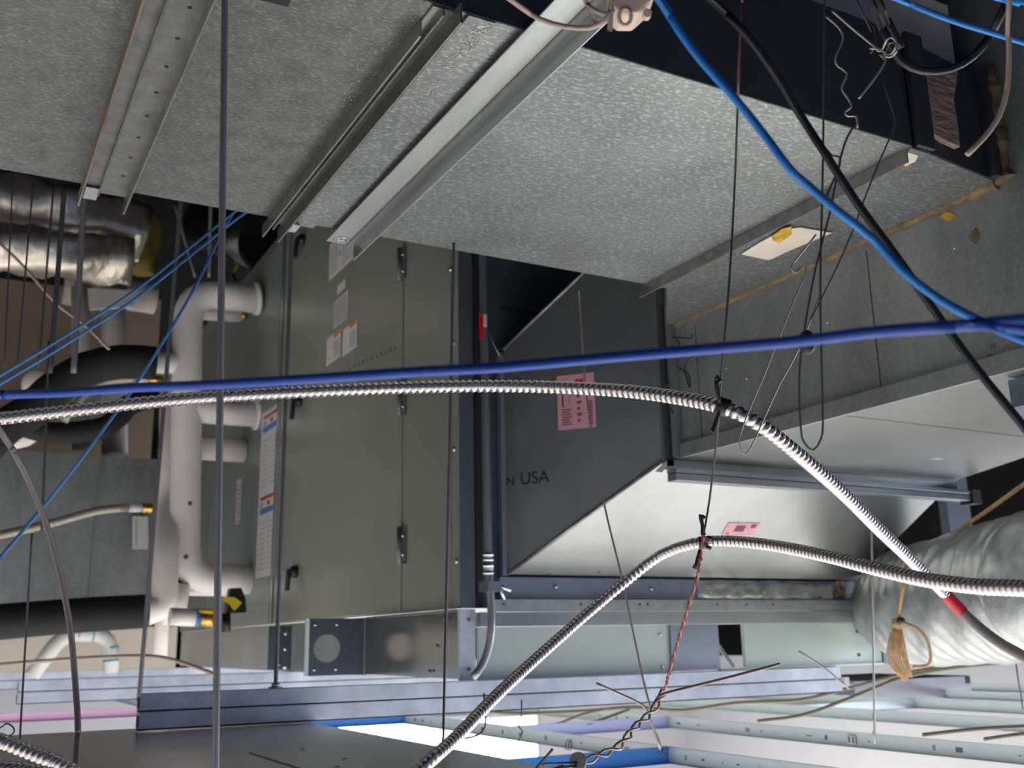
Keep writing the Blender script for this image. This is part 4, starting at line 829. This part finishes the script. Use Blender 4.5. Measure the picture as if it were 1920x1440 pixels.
cable('low_voltage_cable', 'lower dark cable reaching the right edge above the clips', M_oliv, [(1845, 1386, 2.5), (1900, 1378, 2.5), (1960, 1372, 2.5)], .0045, step=.04)
cable('low_voltage_cable', 'tan cable drooping from the drain pipe to the strut rail', M_beigej, [(-20, 1248, 4.2), (100, 1238, 4.2), (220, 1231, 4.2), (300, 1232, 4.2), (370, 1252, 4.2), (440, 1280, 4.2)], .008, step=.05)

# lilac grey box and fixture housing
lb_ = thing('light_fixture_housing', 'lilac grey fixture housing standing in the grid by the cord bundle', 'light fixture', P(1710, 1328, 'Y', 3.35))
a = P(1603, 1300, 'Y', 3.35); b = P(1822, 1300, 'Y', 3.35)
obj('housing_side', G().box(M_purple, a.x, b.x, 3.35, 3.95, P(1700, 1332, 'Y', 3.35).z, P(1700, 1272, 'Y', 3.35).z), lb_, bevel=.003)
obj('hanger_tab', G().box(M_strutD, b.x-.03, b.x-.005, 3.345, 3.35, P(1800, 1274, 'Y', 3.35).z-.02, P(1800, 1274, 'Y', 3.35).z+.012), lb_)
zf_ = -.191
tf = thing('recessed_light_fixture', 'flat shiny metal top of a recessed light fixture at the bottom left', 'light fixture', (.5, 2.0, ZG))
M_mir = mat('polished_housing', (.84, .82, .77), .3, .75, var=.08, vscale=2)
s = zf_/-.2
obj('housing_top', G().box(M_mir, .12, .862, 1.42, 2.80, ZG-.01, zf_), tf, bevel=.002)
g = G().box(M_flange, .528, .532, 1.42, 2.0, zf_, zf_+.0015)
for x, y in ((568, 1404), (646, 1423), (632, 1438)): p = P(x, y, 'Z', zf_); g.cyl(M_black, p, p+Vector((0, 0, .0008)), .004, 10)
obj('top_seam', g, tf)
# short tapes / marker dots on the left main tee
g = G()
for y in (1377, 1391): p = P(1000, y, 'X', 1.563); g.box(M_bluetape, 1.5615, 1.5625, p.y-.012, p.y+.012, p.z-.003, p.z+.003)
# tile backs on the grid, in the back left
for i, (x0, x1, y0, y1) in enumerate(((-2.2, -1.0, 5.3, 6.5), (-1.0, .3, 5.3, 6.5))):
    pass

# ------------------------------------------------------------------ room lamps and added fill lights
w = bpy.data.worlds.new('world'); sc.world = w; w.use_nodes = True; w.node_tree.nodes['Background'].inputs[0].default_value = (.42, .52, .95, 1); w.node_tree.nodes['Background'].inputs[1].default_value = .32
LE = 1.
def area(name, loc, rot, sx, sy, e, c=(1, .98, .95)):
    l = bpy.data.lights.new(name, 'AREA'); l.shape = 'RECTANGLE'; l.size = sx; l.size_y = sy; l.energy = e; l.color = c
    o = bpy.data.objects.new(name, l); col.objects.link(o); o.location = loc; o.rotation_euler = rot; return o
for x, y, e in ((-.6, .6, 60), (2.0, .9, 110), (4.6, .6, 110), (2.2, 3.4, 100), (4.8, 3.4, 110), (.2, 3.4, 85), (5.0, 6.6, 110), (3.2, 10.0, 34), (7.5, 9.0, 45), (-1.4, 3.6, 50)): area('room_lamp', (x, y, -.42), (0, 0, 0), .6, 1.2, e*LE)
area('window_light', (9.9, -.2, -1.35), (0, math.radians(90), 0), 1.5, 7, 420, (.80, .89, 1))  # unseen fill panel, added to brighten the near rail and low faces
area('window_light', (2.5, -3.9, -1.4), (math.radians(-90), 0, 0), 8, 1.6, 420, (.80, .89, 1))  # unseen fill added behind the camera to lift low vertical faces

for o in list(col.objects):
    if o.parent is None: o.location.z += UP
sc.view_settings.view_transform = 'Standard'; sc.view_settings.look = 'None'; sc.view_settings.gamma = 1; sc.view_settings.use_curve_mapping = False
sc.view_settings.exposure = 0.0
